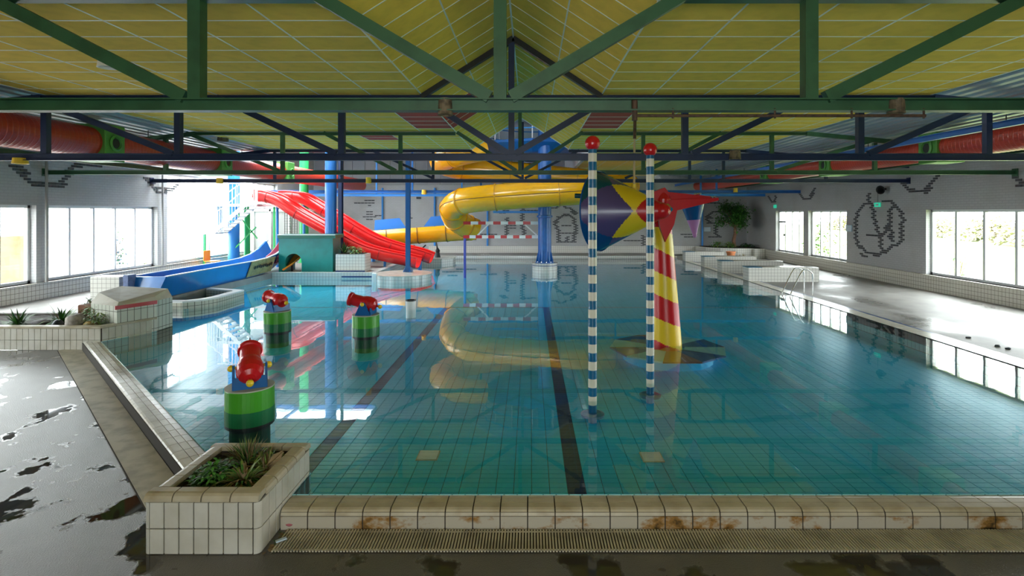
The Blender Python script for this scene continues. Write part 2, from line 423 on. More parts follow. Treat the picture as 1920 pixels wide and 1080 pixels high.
# pool side walls, then the water
pw = MB(); n = len(POOL)
for i in range(n):
    a, b = POOL[i], POOL[(i + 1) % n]
    pw.add([(a[0], a[1], ZP - .02), (b[0], b[1], ZP - .02), (b[0], b[1], ZW + .01), (a[0], a[1], ZW + .01)], [(0, 1, 2, 3)])
struct(pw.build('wall_pool', POOLWALL), 'pale tiled side walls of the pool below the water line', 'pool wall')
bm = bmesh.new(); f = bm.faces.new([bm.verts.new((x, y, ZW)) for x, y in POOL]); bmesh.ops.triangulate(bm, faces=[f])
me = bpy.data.meshes.new('water'); bm.to_mesh(me); bm.free(); me.materials.append(WATER)
wo = bpy.data.objects.new('water', me); COL.objects.link(wo)
struct(wo, 'still clear blue water filling the swimming pool', 'water')

# decks
OB0, OB1 = 2.10, 2.56                                # outer and inner line of the slanting pool edge: x + y = const
struct(MB().prism([(-14.1, YB), (14.1, YB), (14.1, 4.93), (-2.83, 4.93), (-9.25, 11.35), (-14.1, 11.35)], -.3, 0).build('floor', WETDECK), 'wet grey deck with puddles in front and along the left', 'floor')
struct(MB().prism([(-14.1, 12.95), (-10.02, 12.95), (-10.42, 15.1), (-10.42, 22.38), (-6.52, 22.38), (-6.52, 34.98), (-14.1, 34.98)], -.3, ZL).build('floor_left', RIGHTDECK), 'pale raised deck under the water slides along the left windows', 'floor')
struct(MB().prism([(8.97, 4.93), (14.1, 4.93), (14.1, 34.98), (8.46, 34.98), (8.46, 31.75), (8.97, 31.75)], -.3, ZR).build('floor_right', RIGHTDECK), 'damp pale deck below the windows on the right', 'floor')
struct(MB().prism([(-6.5, 31.95), (8.44, 31.95), (8.44, 34.98), (-6.5, 34.98)], -.3, .30).build('floor_far', RIGHTDECK), 'narrow pale deck along the far end wall', 'floor')

# ---- copings
def coping(root, a, b, up_tiles, names):
    pass
cop = sroot('trim_1', 'cream tiled pool edge with rust stains along the front of the pool', 'pool edge', (-2.24, 4.93, 0))
P = .247
def prof_tile(prof, g=.011):
    """profile in (y, z), closed, one pitch wide"""
    m = MB(); n = len(prof); w_ = P - g
    m.add([(0, y, z) for y, z in prof] + [(w_, y, z) for y, z in prof],
          [tuple(range(n)), tuple(reversed(range(n, 2 * n)))] + [(i, n + i, n + (i + 1) % n, (i + 1) % n) for i in range(n)])
    return m
face_p = [(0, 0), (.02, 0), (.02, .118), (0, .118)]
nose_p = [(.02, .124), (.02, .11), (.0, .124)][:1] + [(0, .124), (.006, .150), (.022, .170), (.045, .180), (.125, .180), (.125, .160), (.02, .150)]
top_p = [(.131, .160), (.131, .180), (.205, .179), (.205, .160)]
back_p = [(.211, .160), (.211, .179), (.285, .170), (.285, .150)]
MESH4 = [prof_tile(face_p).mesh('face_tile', STAINED), prof_tile(nose_p).mesh('edge_tile', COPETILE), prof_tile(top_p).mesh('top_tile', COPETILE), prof_tile(back_p).mesh('inner_tile', COPETILE)]
for i in range(38):
    for nm, me in zip(('face_tile', 'edge_tile', 'top_tile', 'inner_tile'), MESH4):
        put(nm, me, (-2.24 + i * P, 4.93, 0), cop)
MB().box(-2.24, 8.4, 4.938, 5.20, 0, .155).build('mortar_bed', GROUT, cop)
cop2 = sroot('trim_2', 'wet cream tiled pool edge slanting from the square planter to the long planter', 'pool edge', (-3.15, 5.25, 0))
MESH5 = [prof_tile(face_p).mesh('face_tile', TILE), prof_tile(nose_p).mesh('edge_tile', TILE), prof_tile(top_p).mesh('top_tile', TILE), prof_tile(back_p).mesh('inner_tile', COPETILE)]
s2 = math.sqrt(.5); L2 = 0
# runs from the planter up to the left; local +x points along (-1, 1)
ang = math.radians(135)
for i in range(33):
    bx, by = -9.22 + (i) * P * s2, 2.10 + 9.22 - i * P * s2
    if bx > -3.25: break
    for nm, me in zip(('face_tile', 'edge_tile', 'top_tile', 'inner_tile'), MESH5):
        put(nm, me, (bx, by, 0), cop2, math.radians(-45))
mb_ = MB().prism([(-9.25, 11.34), (-3.2, 5.30), (-3.2, 5.74), (-8.95, 11.34)], 0, .155); mb_.build('mortar_bed', GROUT, cop2)

# right edge, far edge, left rims
re_ = sroot('trim_3', 'white pool edge with a dark blue line along the right deck', 'pool edge', (8.45, 5.2, ZW))
for j in range(54):
    y = 5.3 + j * .494
    if y < 31.4: MB().bbox(8.45, 8.84, y, y + .488, .0, .185, .006).build('edge_tile', TILE, re_)
MB().box(8.845, 8.965, 5.2, 31.7, .0, .172).build('blue_line', BLUETILE, re_)
fe_ = sroot('trim_4', 'white tiled pool edge along the far end of the pool', 'pool edge', (0, 31.6, ZW))
MB().box(-6.48, 8.44, 31.6, 31.94, .0, .335).build('edge', FARTILE, fe_)
le_ = sroot('trim_5', 'white tiled rim in front of the slide deck', 'pool edge', (-8, 22.4, ZW))
MB().box(-10.4, -6.5, 22.15, 22.38, -.1, .42).build('edge', FARTILE, le_)
MB().box(-6.5, -6.22, 22.15, 31.6, -.1, .42).build('side_edge', FARTILE, le_)
MB().box(-7.6, -6.22, 22.135, 22.15, .22, .28).build('blue_line', BLUETILE, le_)

# ---- drain gratings
def grate(name, label, p0, ux, L, wdt, slat, pitch):
    t = sroot(name, label, 'drain', p0)
    ux = Vector(ux).normalized(); uy = Vector((-ux.y, ux.x, 0)); p0 = Vector(p0)
    b = MB(); b.bar(p0 + uy * wdt / 2 + ux * 0 + Vector((0, 0, .002)), p0 + uy * wdt / 2 + ux * L + Vector((0, 0, .002)), wdt, .002)
    b.build('channel', GROUT, t)
    m = MB(); k = 0.
    while k < L:
        c = p0 + ux * k + Vector((0, 0, .011)); m.bar(c + uy * .012, c + uy * (wdt - .012), slat, .012); k += pitch
    for q in (.04, wdt - .04):
        c = p0 + uy * q + Vector((0, 0, .009)); m.bar(c, c + ux * L, .012, .008)
    o = m.build('grate_slats', GRATE, t); o['kind'] = 'stuff'
grate('trim_6', 'cream slatted drain grating along the foot of the front pool edge', (-2.16, 4.585, 0), (1, 0, 0), 10.2, .34, .015, .0262)
grate('trim_7', 'wet fine-ribbed drain strip beside the slanting pool edge', (-9.70, 11.27, 0), (1, -1, 0), 9.05, .375, .010, .0150)

# ---- walls
def wall_x(name, x0, x1, opens, ztop, ybeg, yend, label, dado, inner):
    """wall along Y with window openings (y0, y1, z0, z1)"""
    m = MB(); ys = sorted(opens); cur = ybeg
    for y0, y1, z0, z1 in ys:
        m.box(x0, x1, cur, y0, 0, ztop(0.5 * (cur + y0)))
        m.box(x0, x1, y0, y1, 0, z0); m.box(x0, x1, y0, y1, z1, ztop(.5 * (y0 + y1))); cur = y1
    m.box(x0, x1, cur, yend, 0, ztop(.5 * (cur + yend)))
    o = m.build(name, BRICK); struct(o, label, 'wall')
    z_, d = dado
    s = 1 if inner > 0 else -1
    xi = x1 if inner > 0 else x0
    MB().box(min(xi, xi + s * .07), max(xi, xi + s * .07), ybeg, yend, 0, z_ - .025).build('tile_dado', WALLTILE, o)
    MB().box(min(xi - s * .22, xi + s * .10), max(xi - s * .22, xi + s * .10), ybeg, yend, z_ - .025, z_).build('window_ledge', TILE, o)
    return o
SL, TL, SR, TR = .87, 3.05, .69, 2.94
lo = [(6.0, 10.4, SL, TL), (10.9, 15.35, SL, TL), (15.75, 20.35, SL, TL), (20.9, 30.0, SL, 4.35)]  # first opening is out of view, sized for light on the front deck
ro = [(5.5, 10.9, SR, TR), (11.3, 19.15, SR, TR), (23.95, 27.25, SR, TR), (27.75, 30.85, SR, TR)]  # first opening is out of view, put in for light
wl = wall_x('wall_left', XL - .35, XL, lo, lambda y: 4.72 if y < 20.5 else 7.4, YB, YF, 'white painted brick wall with wide windows on the left side', (SL, .1), 1)
wr = wall_x('wall_right', XR, XR + .35, ro, lambda y: 4.62, YB, YF, 'grey white brick wall with windows and dark brick figures on the right', (SR, .1), -1)
wf = MB().box(XL - .35, XR + .35, YF, YF + .3, 0, 7.4).build('wall_far', BRICK)
struct(wf, 'pale grey brick end wall with dark brick drawings behind the pool', 'wall')
MB().box(-6.4, XR - .1, YF - .45, YF, .2, .72).build('tile_bench', FARTILE, wf)
wb = MB().box(XL - .35, -3.5, YB - .3, YB, 0, 6.4).box(3.5, XR + .35, YB - .3, YB, 0, 6.4).box(-3.5, 3.5, YB - .3, YB, 0, 1.4).box(-3.5, 3.5, YB - .3, YB, 3.2, 6.4).build('wall_back', BRICK)
struct(wb, 'white brick wall behind the viewer with a window added for light', 'wall')
for i in range(20):
    x = XL + .1 + i * .8
    MB().bbox(x, x + .78, YF - .05, YF, 4.6, 7.38, .01).build('reflection_dimmer', mat('dimmer_grey', (.30, .31, .32), .6), wf)  # added panels that dim the upper wall's bright reflection in the water
# vertical pipes and piers on the left wall
for k, (px, z0) in enumerate(((82, SL), (301, SL))):
    p = atx(px, 400, XL + .06)
    tag(MB().tube([(XL + .14, p.y, SL), (XL + .14, p.y, 4.5)], .035, 8).build('downpipe', GREY), 'thin grey downpipe on the left wall, ' + ('nearer the long planter' if k == 0 else 'beside the tall corner glazing'), 'pipe', 'downpipes')

# ---- windows: frame, mullions and each pane
WN = [0]
def window_x(x, y0, y1, z0, z1, panes, label, transom=None, mw=.07, door=False):
    WN[0] += 1
    r = sroot('window_%d' % WN[0], label, 'window', (x, (y0 + y1) / 2, z0))
    d = .045
    f = MB()
    f.box(x - d, x + d, y0, y1, z0, z0 + .08).box(x - d, x + d, y0, y1, z1 - .08, z1).box(x - d, x + d, y0, y0 + .08, z0, z1).box(x - d, x + d, y1 - .08, y1, z0, z1)
    f.build('frame', FRAME, r)
    st = (y1 - y0) / panes
    zs = [z0 + .08] + ([transom - .03, transom + .03] if transom else []) + [z1 - .08]
    if transom: MB().box(x - d, x + d, y0 + .08, y1 - .08, transom - .03, transom + .03).build('transom', FRAME, r)
    for i in range(panes):
        ya, yb = y0 + i * st, y0 + (i + 1) * st
        if i: MB().box(x - d * 1.1, x + d * 1.1, ya - mw / 2, ya + mw / 2, z0 + .08, z1 - .08).build('mullion', FRAME, r)
        for q in range(0, len(zs), 2):
            MB().box(x - .006, x + .006, ya + .04, yb - .04, zs[q], zs[q + 1]).build('pane', GLASS, r)
    return r
window_x(XL - .22, 6.0, 10.4, SL, TL, 5, 'unseen long white window on the left nearest the viewer, sized for light on the front deck')  # out of view, size chosen for the light it lets in
window_x(XL - .22, 10.9, 15.35, SL, TL, 5, 'white framed window on the left with a brown wall outside')
window_x(XL - .22, 15.75, 20.35, SL, TL, 5, 'bright five-pane window on the left behind the long planter')
window_x(XL - .22, 20.9, 30.0, SL, 4.35, 9, 'tall bright corner glazing behind the white staircase', transom=3.05, mw=.06)
window_x(XR + .22, 5.5, 10.9, SR, TR, 5, 'unseen white window on the right nearest the viewer, added for light')  # out of view, put in to let more daylight reach the front
window_x(XR + .22, 11.3, 19.15, SR, TR, 7, 'wide white window on the right looking onto the lawn', mw=.09)
window_x(XR + .22, 23.95, 27.25, SR, TR, 4, 'four-pane white window between the brick figure and the door window')
wd = window_x(XR + .22, 27.75, 30.85, SR, TR, 4, 'white window with a narrow garden door near the far corner')
MB().box(XR + .17, XR + .27, 30.05, 30.8, 2.28, 2.36).build('door_rail', DKSTEEL, wd)
MB().box(XR + .12, XR + .17, 30.1, 30.2, 1.55, 1.66).build('door_handle', DKSTEEL, wd)
WN[0] += 1
r = sroot('window_%d' % WN[0], 'unseen window added in the back wall for light from behind the viewer', 'window', (0, YB, 1.4))  # invented opening, lets fill light in from behind the camera
for i in range(5):
    MB().box(-3.5 + i * 1.4 + .05, -2.1 + i * 1.4 - .05, YB - .16, YB - .15, 1.45, 3.15).build('pane', GLASS, r)
    MB().box(-3.5 + i * 1.4 - .05, -3.5 + i * 1.4 + .05, YB - .2, YB - .1, 1.4, 3.2).build('mullion', FRAME, r)
# skylight over the slide tower
WN[0] += 1
r = sroot('window_%d' % WN[0], 'glazed roof on blue bars over the slide tower', 'skylight', (-6, 27.5, 7.4))
for i in range(4):
    x = XL + i * 2.0
    MB().bar((x, 20.2, 7.42), (x, 27.8, 7.42), .1, .16).build('glazing_bar', BLUE, r)
for j in range(3):
    y = 20.25 + j * 3.75
    MB().bar((XL, y, 7.3), (-7.8, y, 7.3), .1, .14).build('cross_bar', BLUE, r)
for i in range(3):
    for j in range(2):
        x, y = XL + i * 2.0, 20.25 + j * 3.75
        MB().box(x + .05, x + 1.95, y + .06, y + 3.69, 7.44, 7.45).build('pane', GLASS, r)
aw = MB().box(2.2, 2.35, 20.2, YF, 5.1, 7.5)
aw.box(XL - .3, GX0 - .1, 20.05, 20.2, 5.1, 7.5).box(GX1 + .1, 2.35, 20.05, 20.2, 5.1, 7.5).box(GX0 - .1, GX1 + .1, 20.05, 20.2, 6.4, 7.5)
struct(aw.build('wall_atrium', mat('atrium_white', (.62, .64, .66), .7)), 'white upstand walls around the glazed tower roof', 'wall')

struct(MB().box(-7.8, 2.35, 20.05, YF + .3, 7.44, 7.54).box(XL - .35, -7.8, 27.8, YF + .3, 7.44, 7.54).build('roof_tower', mat('atrium_soffit', (.50, .56, .62), .7)), 'pale closed roof over the slide platform', 'roof')
# ---- ceiling
ce = sroot('ceiling', 'yellow acoustic panel ceiling with white grid and a raised central ridge', 'ceiling', (0, 8, ZC))
T = .03
MB().box(CX0, GX0, YB, 20.2, ZC + .014, ZC + .10).build('backing', GRIDWHITE, ce)
MB().box(GX1, CX1, YB, 20.2, ZC + .014, ZC + .10).box(2.36, CX1, 20.2, YF, ZC + .014, ZC + .10).build('backing', GRIDWHITE, ce)
for xe in (GX0, GX1):
    m = MB(); q = Vector((xe, 0, ZC + .014)); t_ = Vector((XRIDGE, 0, ZRIDGE + .014)); up = Vector((0, 0, .09)); a, b = Vector((0, YB, 0)), Vector((0, 20.2, 0))
    V = [q + a, t_ + a, t_ + b, q + b, q + a + up, t_ + a + up, t_ + b + up, q + b + up]
    m.add(V, [(0, 1, 2, 3), (7, 6, 5, 4), (0, 4, 5, 1), (1, 5, 6, 2), (2, 6, 7, 3), (3, 7, 4, 0)]); m.build('ridge_backing', GRIDWHITE, ce)
PY, PX, G = .605, 1.0, .016
Y0 = 5.98 - 2 * PY
def slab_quad(m, a, b, y0, y1, mi=0):
    """panel between cross-section points a and b (x, z), 12 mm thick, underside facing down"""
    n_ = Vector((a[1] - b[1], 0, b[0] - a[0])).normalized() * .013
    if n_.z < 0: n_ = -n_
    A, B = Vector((a[0], 0, a[1])), Vector((b[0], 0, b[1])); p, q = Vector((0, y0, 0)), Vector((0, y1, 0))
    V = [A + p, B + p, B + q, A + q, A + p + n_, B + p + n_, B + q + n_, A + q + n_]
    return m.add(V, [(0, 3, 2, 1), (4, 5, 6, 7), (0, 1, 5, 4), (1, 2, 6, 5), (2, 3, 7, 6), (3, 0, 4, 7)], mi)
cols = []
x = GX0
while x > CX0 + .05:
    cols.append(('panel', (max(CX0, x - PX) + G / 2, ZC), (x - G / 2, ZC))); x -= PX
x = GX1
while x < CX1 - .05:
    cols.append(('panel', (x + G / 2, ZC), (min(CX1, x + PX) - G / 2, ZC))); x += PX
for xe in (GX0, GX1):
    for k in range(2):
        a = (xe + (XRIDGE - xe) * (k / 2 + .006), ZC + (ZRIDGE - ZC) * (k / 2 + .006)); b = (xe + (XRIDGE - xe) * (k / 2 + .494), ZC + (ZRIDGE - ZC) * (k / 2 + .494))
        cols.append(('ridge_panel', a, b))
gridm = MB()
edges_ = sorted({round(GX0 - k * PX, 3) for k in range(8)} | {round(GX1 + k * PX, 3) for k in range(7)} | {CX0, CX1})
for x in edges_: gridm.box(x - .011, x + .011, YB, YF if x > 2.3 else 20.2, ZC - .006, ZC + .014)
for k in range(-12, 51):
    y = Y0 + k * PY
    if y < YB: continue
    if y < 20.2: gridm.box(CX0, GX0, y - .011, y + .011, ZC - .005, ZC + .014)
    if y < YF: gridm.box(GX1 if y < 20.2 else 2.4, CX1, y - .011, y + .011, ZC - .005, ZC + .014)
    if y < 20.2:
        for xe in (GX0, GX1): gridm.bar((xe, y, ZC + .004), (XRIDGE, y, ZRIDGE + .004), .02, .016)
for xe in (GX0, GX1):
    xm_, zm_ = (xe + XRIDGE) / 2, (ZC + ZRIDGE) / 2; gridm.bar((xm_, YB, zm_ + .004), (xm_, 20.2, zm_ + .004), .022, .016)
gridm.bar((XRIDGE, YB, ZRIDGE), (XRIDGE, 20.2, ZRIDGE), .03, .02)
gridm.build('ceiling_grid', GRIDWHITE, ce)
far = MB()
nr = int((YF - Y0) / PY)
for nm, a, b in cols:
    mm = slab_quad(MB(), a, b, G / 2, PY - G / 2).mesh(nm, YPANEL)
    for j in range(-12, nr):
        y = Y0 + j * PY
        if y < YB: continue
        if y + PY > 20.2 and min(a[0], b[0]) < 2.3: continue
        if 0 <= j < 10:
            put('ceiling_panel' if nm == 'panel' else 'ridge_panel', mm, (0, y, 0), ce)
        else:
            xm = (a[0] + b[0]) / 2
            red = (12.4 < y + .3 < 14.9 and (-3.15 < xm < -1.5 or 1.0 < xm < 2.4)) or (16.1 < y + .3 < 17.4 and -5.2 < xm < -4.0)
            slab_quad(far, a, b, y + G / 2, y + PY - G / 2, 1 if red else 0)
o = far.build('far_panels', [YPANEL, RPANEL], ce); o['kind'] = 'stuff'
# corrugated roof deck outside the panels
def corrugated(name, x0, x1, z0, z1, y0, y1, label):
    m = MB(); pts = []; L = abs(x1 - x0); s = 1 if x1 > x0 else -1; k = 0.
    while k < L:
        for dx, dz in ((0, 0), (.11, 0), (.14, .07), (.22, .07), (.25, 0)):
            if k + dx <= L: pts.append((x0 + s * (k + dx), z0 + (z1 - z0) * (k + dx) / L + dz))
        k += .25
    for i in range(len(pts) - 1):
        (xa, za), (xb, zb) = pts[i], pts[i + 1]
        if abs(xa - xb) < 1e-6: continue
        m.add([(xa, y0, za), (xb, y0, zb), (xb, y1, zb), (xa, y1, za)], [(0, 1, 2, 3)])
    m.add([(x0, y0, z0 + .09), (x1, y0, z1 + .09), (x1, y1, z1 + .09), (x0, y1, z0 + .09)], [(0, 1, 2, 3)])
    struct(m.build(name, CORR), label, 'roof')
corrugated('roof_right', CX1, XR + .3, 5.28, 4.62, YB, YF, 'grey corrugated steel roof deck above the right wall')
corrugated('roof_left', CX0, XL - .3, 5.22, 4.72, YB, 20.1, 'grey corrugated steel roof deck above the left wall')

# ---- roof trusses
def truss(name, Y, zbot, ztop, mtl, label, posts, braces, hgt, wd, xl, xr, hips=True, rafters=False, mem=.09, zt2=None):
    t = thing(name, (0, Y, zbot), label, 'roof truss')
    MB().ibeam((xl, Y, zbot + hgt / 2), (xr, Y, zbot + hgt / 2), wd, hgt).build('bottom_chord', mtl, t)
    if ztop:
        MB().ibeam((CX0, Y, ztop - .05), (GX0, Y, ztop - .05), .10, .09).build('top_chord', mtl, t)
        MB().ibeam((GX1, Y, ztop - .05), (CX1, Y, ztop - .05), .10, .09).build('top_chord', mtl, t)
        MB().ibeam((GX0, Y, ztop - .05), (GX1, Y, ztop - .05), .10, .09).build('tie_beam', mtl, t) if rafters else None
    if hips:
        MB().bar((CX1, Y, ztop - .05), (XR - .03, Y, 4.52), .1, .12).build('hip_beam', mtl, t)
        MB().bar((CX0, Y, ztop - .05), (XL + .03, Y, 4.62), .1, .12).build('hip_beam', mtl, t)
    for x in posts:
        zt = (ztop - .09) if ztop else zbot + 1.3
        if GX0 < x < GX1: zt = ZRIDGE - .12 - abs(x - XRIDGE) * .66
        if x > CX1: zt = ztop - .1 - .11 * (x - CX1)
        if x < CX0: zt = ztop - .1 - .11 * (CX0 - x)
        MB().bar((x, Y, zbot + hgt), (x, Y, zt), mem, mem).build('post', mtl, t)
    for (xa, za), (xb, zb) in braces:
        MB().bar((xa, Y, za), (xb, Y, zb), mem * .7, mem).build('brace', mtl, t)
    if rafters:
        for xe in (GX0, GX1):
            MB().bar((xe, Y, ZC - .04), (XRIDGE, Y, ZRIDGE - .06), .12, .12).build('rafter', BLACK, t)
    for xe, s in ((xl, 1), (xr, -1)):
        MB().box(min(xe, xe + s * .02), max(xe, xe + s * .02), Y - wd * .8, Y + wd * .8, zbot - .05, zbot + hgt + .05).build('end_plate', mtl, t)
    return t
def br(Y, pairs):
    out = []
    for (xa, ya, xb, yb) in pairs:
        a, b = aty(xa, ya, Y), aty(xb, yb, Y); out.append(((a.x, a.z), (b.x, b.z)))
    return out
def px_x(Y, xs): return [(x - VX) * Y / FPX for x in xs]
Y1, Y2, Y3, Y4 = 5.7, 10.7, 15.6, 20.2
truss('roof_truss', Y1, 3.896, 5.13, GREEN, 'heavy green steel roof truss nearest the viewer', px_x(Y1, (370, 938, 1517)),
      br(Y1, ((348, 183, -40, -15), (918, 183, 582, -15), (958, 183, 1292, -15), (1548, 183, 1945, -15))), .128, .14, XL + .02, XR - .02, mem=.13)
truss('roof_truss', Y2, 3.858, 5.13, NAVY, 'navy blue steel roof truss with black ridge rafters, second from the viewer', px_x(Y2, (86, 335, 641, 959, 1284, 1612, 1851)),
      br(Y2, ((325, 288, 60, 183), (630, 288, 408, 183), (953, 288, 790, 183), (966, 288, 1144, 183), (1298, 288, 1514, 183), (1628, 288, 1850, 192))), .135, .12, XL + .02, XR - .02, rafters=True, mem=.115)
truss('roof_truss', Y3, 3.92, 5.13, GREEN, 'green steel roof truss behind the striped poles, third from the viewer', px_x(Y3, (311, 530, 751, 975, 1206, 1447, 1640)),
      br(Y3, ((523, 320, 350, 249), (742, 320, 607, 249), (968, 320, 857, 248), (982, 320, 1093, 248), (1215, 320, 1352, 249), (1455, 320, 1640, 262))), .12, .12, XL + .02, XR - .02, mem=.10)
truss('roof_truss', Y4 - .2, 3.93, 5.13, NAVY, 'navy blue steel roof truss in front of the water slides, fourth from the viewer', px_x(Y4, (520, 645, 814, 980, 1110, 1290, 1353, 1543)),
      br(Y4, ((978, 335, 880, 283), (984, 335, 1085, 283), (814, 335, 700, 283), (1170, 335, 1290, 283))), .13, .12, XL + .02, XR - .02, mem=.09)
t5 = thing('roof_beam', (0, 28.0, 3.83), 'blue steel beam across the hall above the yellow tube', 'beam')
MB().ibeam((XL + .02, 28.0, 3.90), (XR - .02, 28.0, 3.90), .12, .15).build('chord', BLUE, t5)
for x in (-6, -2.5, 6, 9.5): MB().bar((x, 28, 3.97), (x, 28, 5.05 if x > 2.4 else 7.3), .09, .09).build('post', BLUE, t5)
t6 = thing('roof_beam', (0, 32.2, 3.78), 'light blue steel beam close to the far wall', 'beam')
MB().ibeam((XL + .02, 32.2, 3.86), (XR - .02, 32.2, 3.86), .12, .16).build('chord', LBLUE, t6)
for x in (-9, -4, 5, 10): MB().bar((x, 32.2, 3.93), (x, 32.2, 5.0 if x > 2.4 else 7.3), .09, .09).build('post', LBLUE, t6)
# long purlins under the roof edge
for nm, X, Z, y0, y1, mtl, lab in (('roof_purlin', 9.2, 4.56, Y1 - 3, 34.9, BLUE, 'long blue purlin running beside the right red duct'),
                                  ('roof_purlin', 12.4, 4.42, Y1 - 3, 34.9, GREEN, 'green purlin running between the right duct and the wall'),
                                  ('roof_purlin', -12.0, 4.24, Y1 - 3, 20.0, GREEN, 'green purlin running below the left red duct')):
    tag(MB().ibeam((X, y0, Z), (X, y1, Z), .1, .13).build(nm, mtl), lab, 'purlin')
# dark brick figures on the walls
bw_, bh_ = .20, .066
def bricks(root, pts_fn, lines, axis):
    """dark bricks along polylines drawn on a wall, snapped to the courses"""
    me = (MB().box(-.012, .012, -bw_ / 2, bw_ / 2, -bh_ / 2, bh_ / 2) if axis == 'x' else MB().box(-bw_ / 2, bw_ / 2, -.012, .012, -bh_ / 2, bh_ / 2)).mesh('dark_brick', DARKBRICK)
    seen = set()
    for ln in lines:
        P_ = [pts_fn(*q) for q in ln]
        for a, b in zip(P_[:-1], P_[1:]):
            nstep = max(1, int((b - a).length / .05))
            for i in range(nstep + 1):
                p = a.lerp(b, i / nstep); c = p.y if axis == 'x' else p.x
                kz = round(p.z / .08); kc = round((c - (.11 if kz % 2 else 0)) / .22)
                if (kz, kc) in seen: continue
                seen.add((kz, kc)); cc = kc * .22 + (.11 if kz % 2 else 0)
                put('dark_brick', me, ((p.x, cc, kz * .08) if axis == 'x' else (cc, p.y, kz * .08)), root)
R8 = lambda x, y: atx(1280 + x / 3, 300 + y / 3, XR - .005)
bricks(wr, R8, [[(1050, 185), (1050, 235), (1010, 260), (985, 300), (970, 360), (970, 420), (985, 475), (1030, 515), (1085, 535), (1130, 520), (1175, 487), (1215, 475), (1235, 440),
                 (1225, 385), (1240, 330), (1220, 280), (1190, 245), (1170, 290), (1170, 350), (1135, 410), (1110, 440), (1095, 390), (1080, 330), (1065, 260), (1050, 235)],
                [(1045, 425), (1090, 425)], [(1110, 440), (1110, 490)], [(1165, 425), (1165, 430)], [(1175, 395), (1178, 450)], [(1000, 525), (1025, 542)], [(1130, 230), (1168, 230)],
                [(1245, 130), (1275, 180), (1370, 180), (1400, 130), (1435, 95)], [(1265, 170), (1385, 170)], [(1870, 95), (1910, 150), (1990, 150)],
                [(655, 180), (680, 220), (715, 220), (745, 160)], [(485, 205), (497, 232), (518, 232), (525, 200)]], 'x')
R4 = lambda x, y: atx(x / 4, 300 + y / 4, XL + .005)
bricks(wl, R4, [[(120, 45), (270, 200), (455, 200), (550, 60), (640, 15)], [(250, 175), (470, 175)], [(555, 30), (760, 55)], [(1105, 130), (1175, 235), (1280, 235), (1335, 180)], [(1165, 212), (1290, 212)]], 'x')
R6 = lambda x, y: aty(800 + x / 4, 300 + y / 4, YF - .005)
R5 = lambda x, y: aty(380 + x / 4, 300 + y / 4, YF - .005)
R8f = lambda x, y: aty(1280 + x / 3, 300 + y / 3, YF - .005)
bricks(wf, R6, [[(955, 360), (1010, 340), (1075, 365), (1120, 405)], [(965, 470), (990, 430), (1050, 410), (1105, 435), (1120, 520), (1105, 610), (985, 610), (990, 540), (965, 470)], [(1010, 548), (1090, 548)], [(1035, 490), (1070, 490)],
                [(1050, 575), (1055, 605)], [(600, 440), (600, 580)], [(720, 365), (725, 560)], [(560, 400), (600, 375)], [(720, 375), (830, 375)], [(600, 515), (670, 515)], [(620, 490), (650, 490)],
                [(150, 575), (250, 575)], [(240, 600), (370, 600)], [(180, 550), (220, 550)], [(420, 560), (520, 560)], [(1500, 605), (1590, 605)], [(1620, 570), (1620, 640)]], 'y')
bricks(wf, R5, [[(1155, 318), (1285, 318)], [(1215, 300), (1280, 300)], [(1245, 345), (1250, 345)], [(1215, 425), (1285, 425)], [(1230, 405), (1270, 405)], [(1243, 390), (1258, 390)], [(1245, 445), (1255, 445)], [(1310, 420), (1340, 420)], [(1540, 410), (1560, 440)], [(1440, 575), (1500, 575)], [(1820, 575), (1900, 575)]], 'y')
bricks(wf, R8f, [[(135, 330), (165, 292), (220, 290), (252, 325), (222, 358), (150, 358), (135, 330)], [(185, 370), (192, 430)], [(160, 436), (215, 436)], [(140, 240), (210, 240)], [(150, 325), (170, 325)], [(205, 325), (230, 330)], [(0, 415), (70, 415)], [(20, 430), (60, 430)]], 'y')
# ---- outside: lawn on the right, paving and walls on the left
struct(MB().box(14.15, 140, -40, 130, -.3, -.02).build('lawn', LAWN), 'pale green lawn outside the windows on the right', 'lawn')
struct(MB().box(-60, -14.15, -40, 100, -.3, .2).build('ground_outside', CONC), 'pale paving outside the windows on the left', 'ground')
tag(MB().box(-17.6, -17.3, 10.0, 19.3, .2, 2.05).build('garden_wall', FENCE), 'stained brown garden wall outside the nearest left window', 'wall')

# ================================================================== OBJECTS
def rnd(a, b): return random.uniform(a, b)
# ---- red ventilation ducts
def duct(X, Z, r, y0, y1, boxes, label):
    t = thing('air_duct', (X, y0, Z), label, 'duct')
    prof = []; y = 0.
    ys = [y0] + [c for b in boxes for c in (b - .32, b + .32)] + [y1]
    for a, b in zip(ys[0::2], ys[1::2]):
        prof = []; k = a
        while k < b - .02:
            prof += [(r, k), (r * 1.015, k + .02), (r, k + .04)]; k += .12
        MB().lathe([(.01, a)] + prof + [(r, b), (.01, b)], (X, 0, Z), (0, 1, 0), 36).build('duct_run', DUCTRED, t)
    for b in boxes:
        bx = MB().bbox(X - r - .06, X + r + .06, b - .32, b + .32, Z - r - .08, Z + r + .08, .015).build('outlet_box', DUCTGREEN, t)
        s = 1 if X < 0 else -1
        xo = X + s * (r + .06)
        MB().lathe([(.13, 0), (.19, .0), (.20, .03), (.15, .05), (.13, .0)], (xo, b, Z), (s, 0, 0), 24).build('nozzle_ring', DUCTGREEN, bx)
        MB().cyl((xo, b, Z), .12, .02, 20, axis=(s, 0, 0)).build('nozzle', BLACK, bx)
    for k in range(int((y1 - y0) / 4.9) + 1):
        yy = y0 + .9 + k * 4.9
        if yy < y1: MB().tube([(X, yy, Z + r - .01), (X, yy, Z + r + .22)], .012, 6).build('hanger', DKSTEEL, t)
    return t
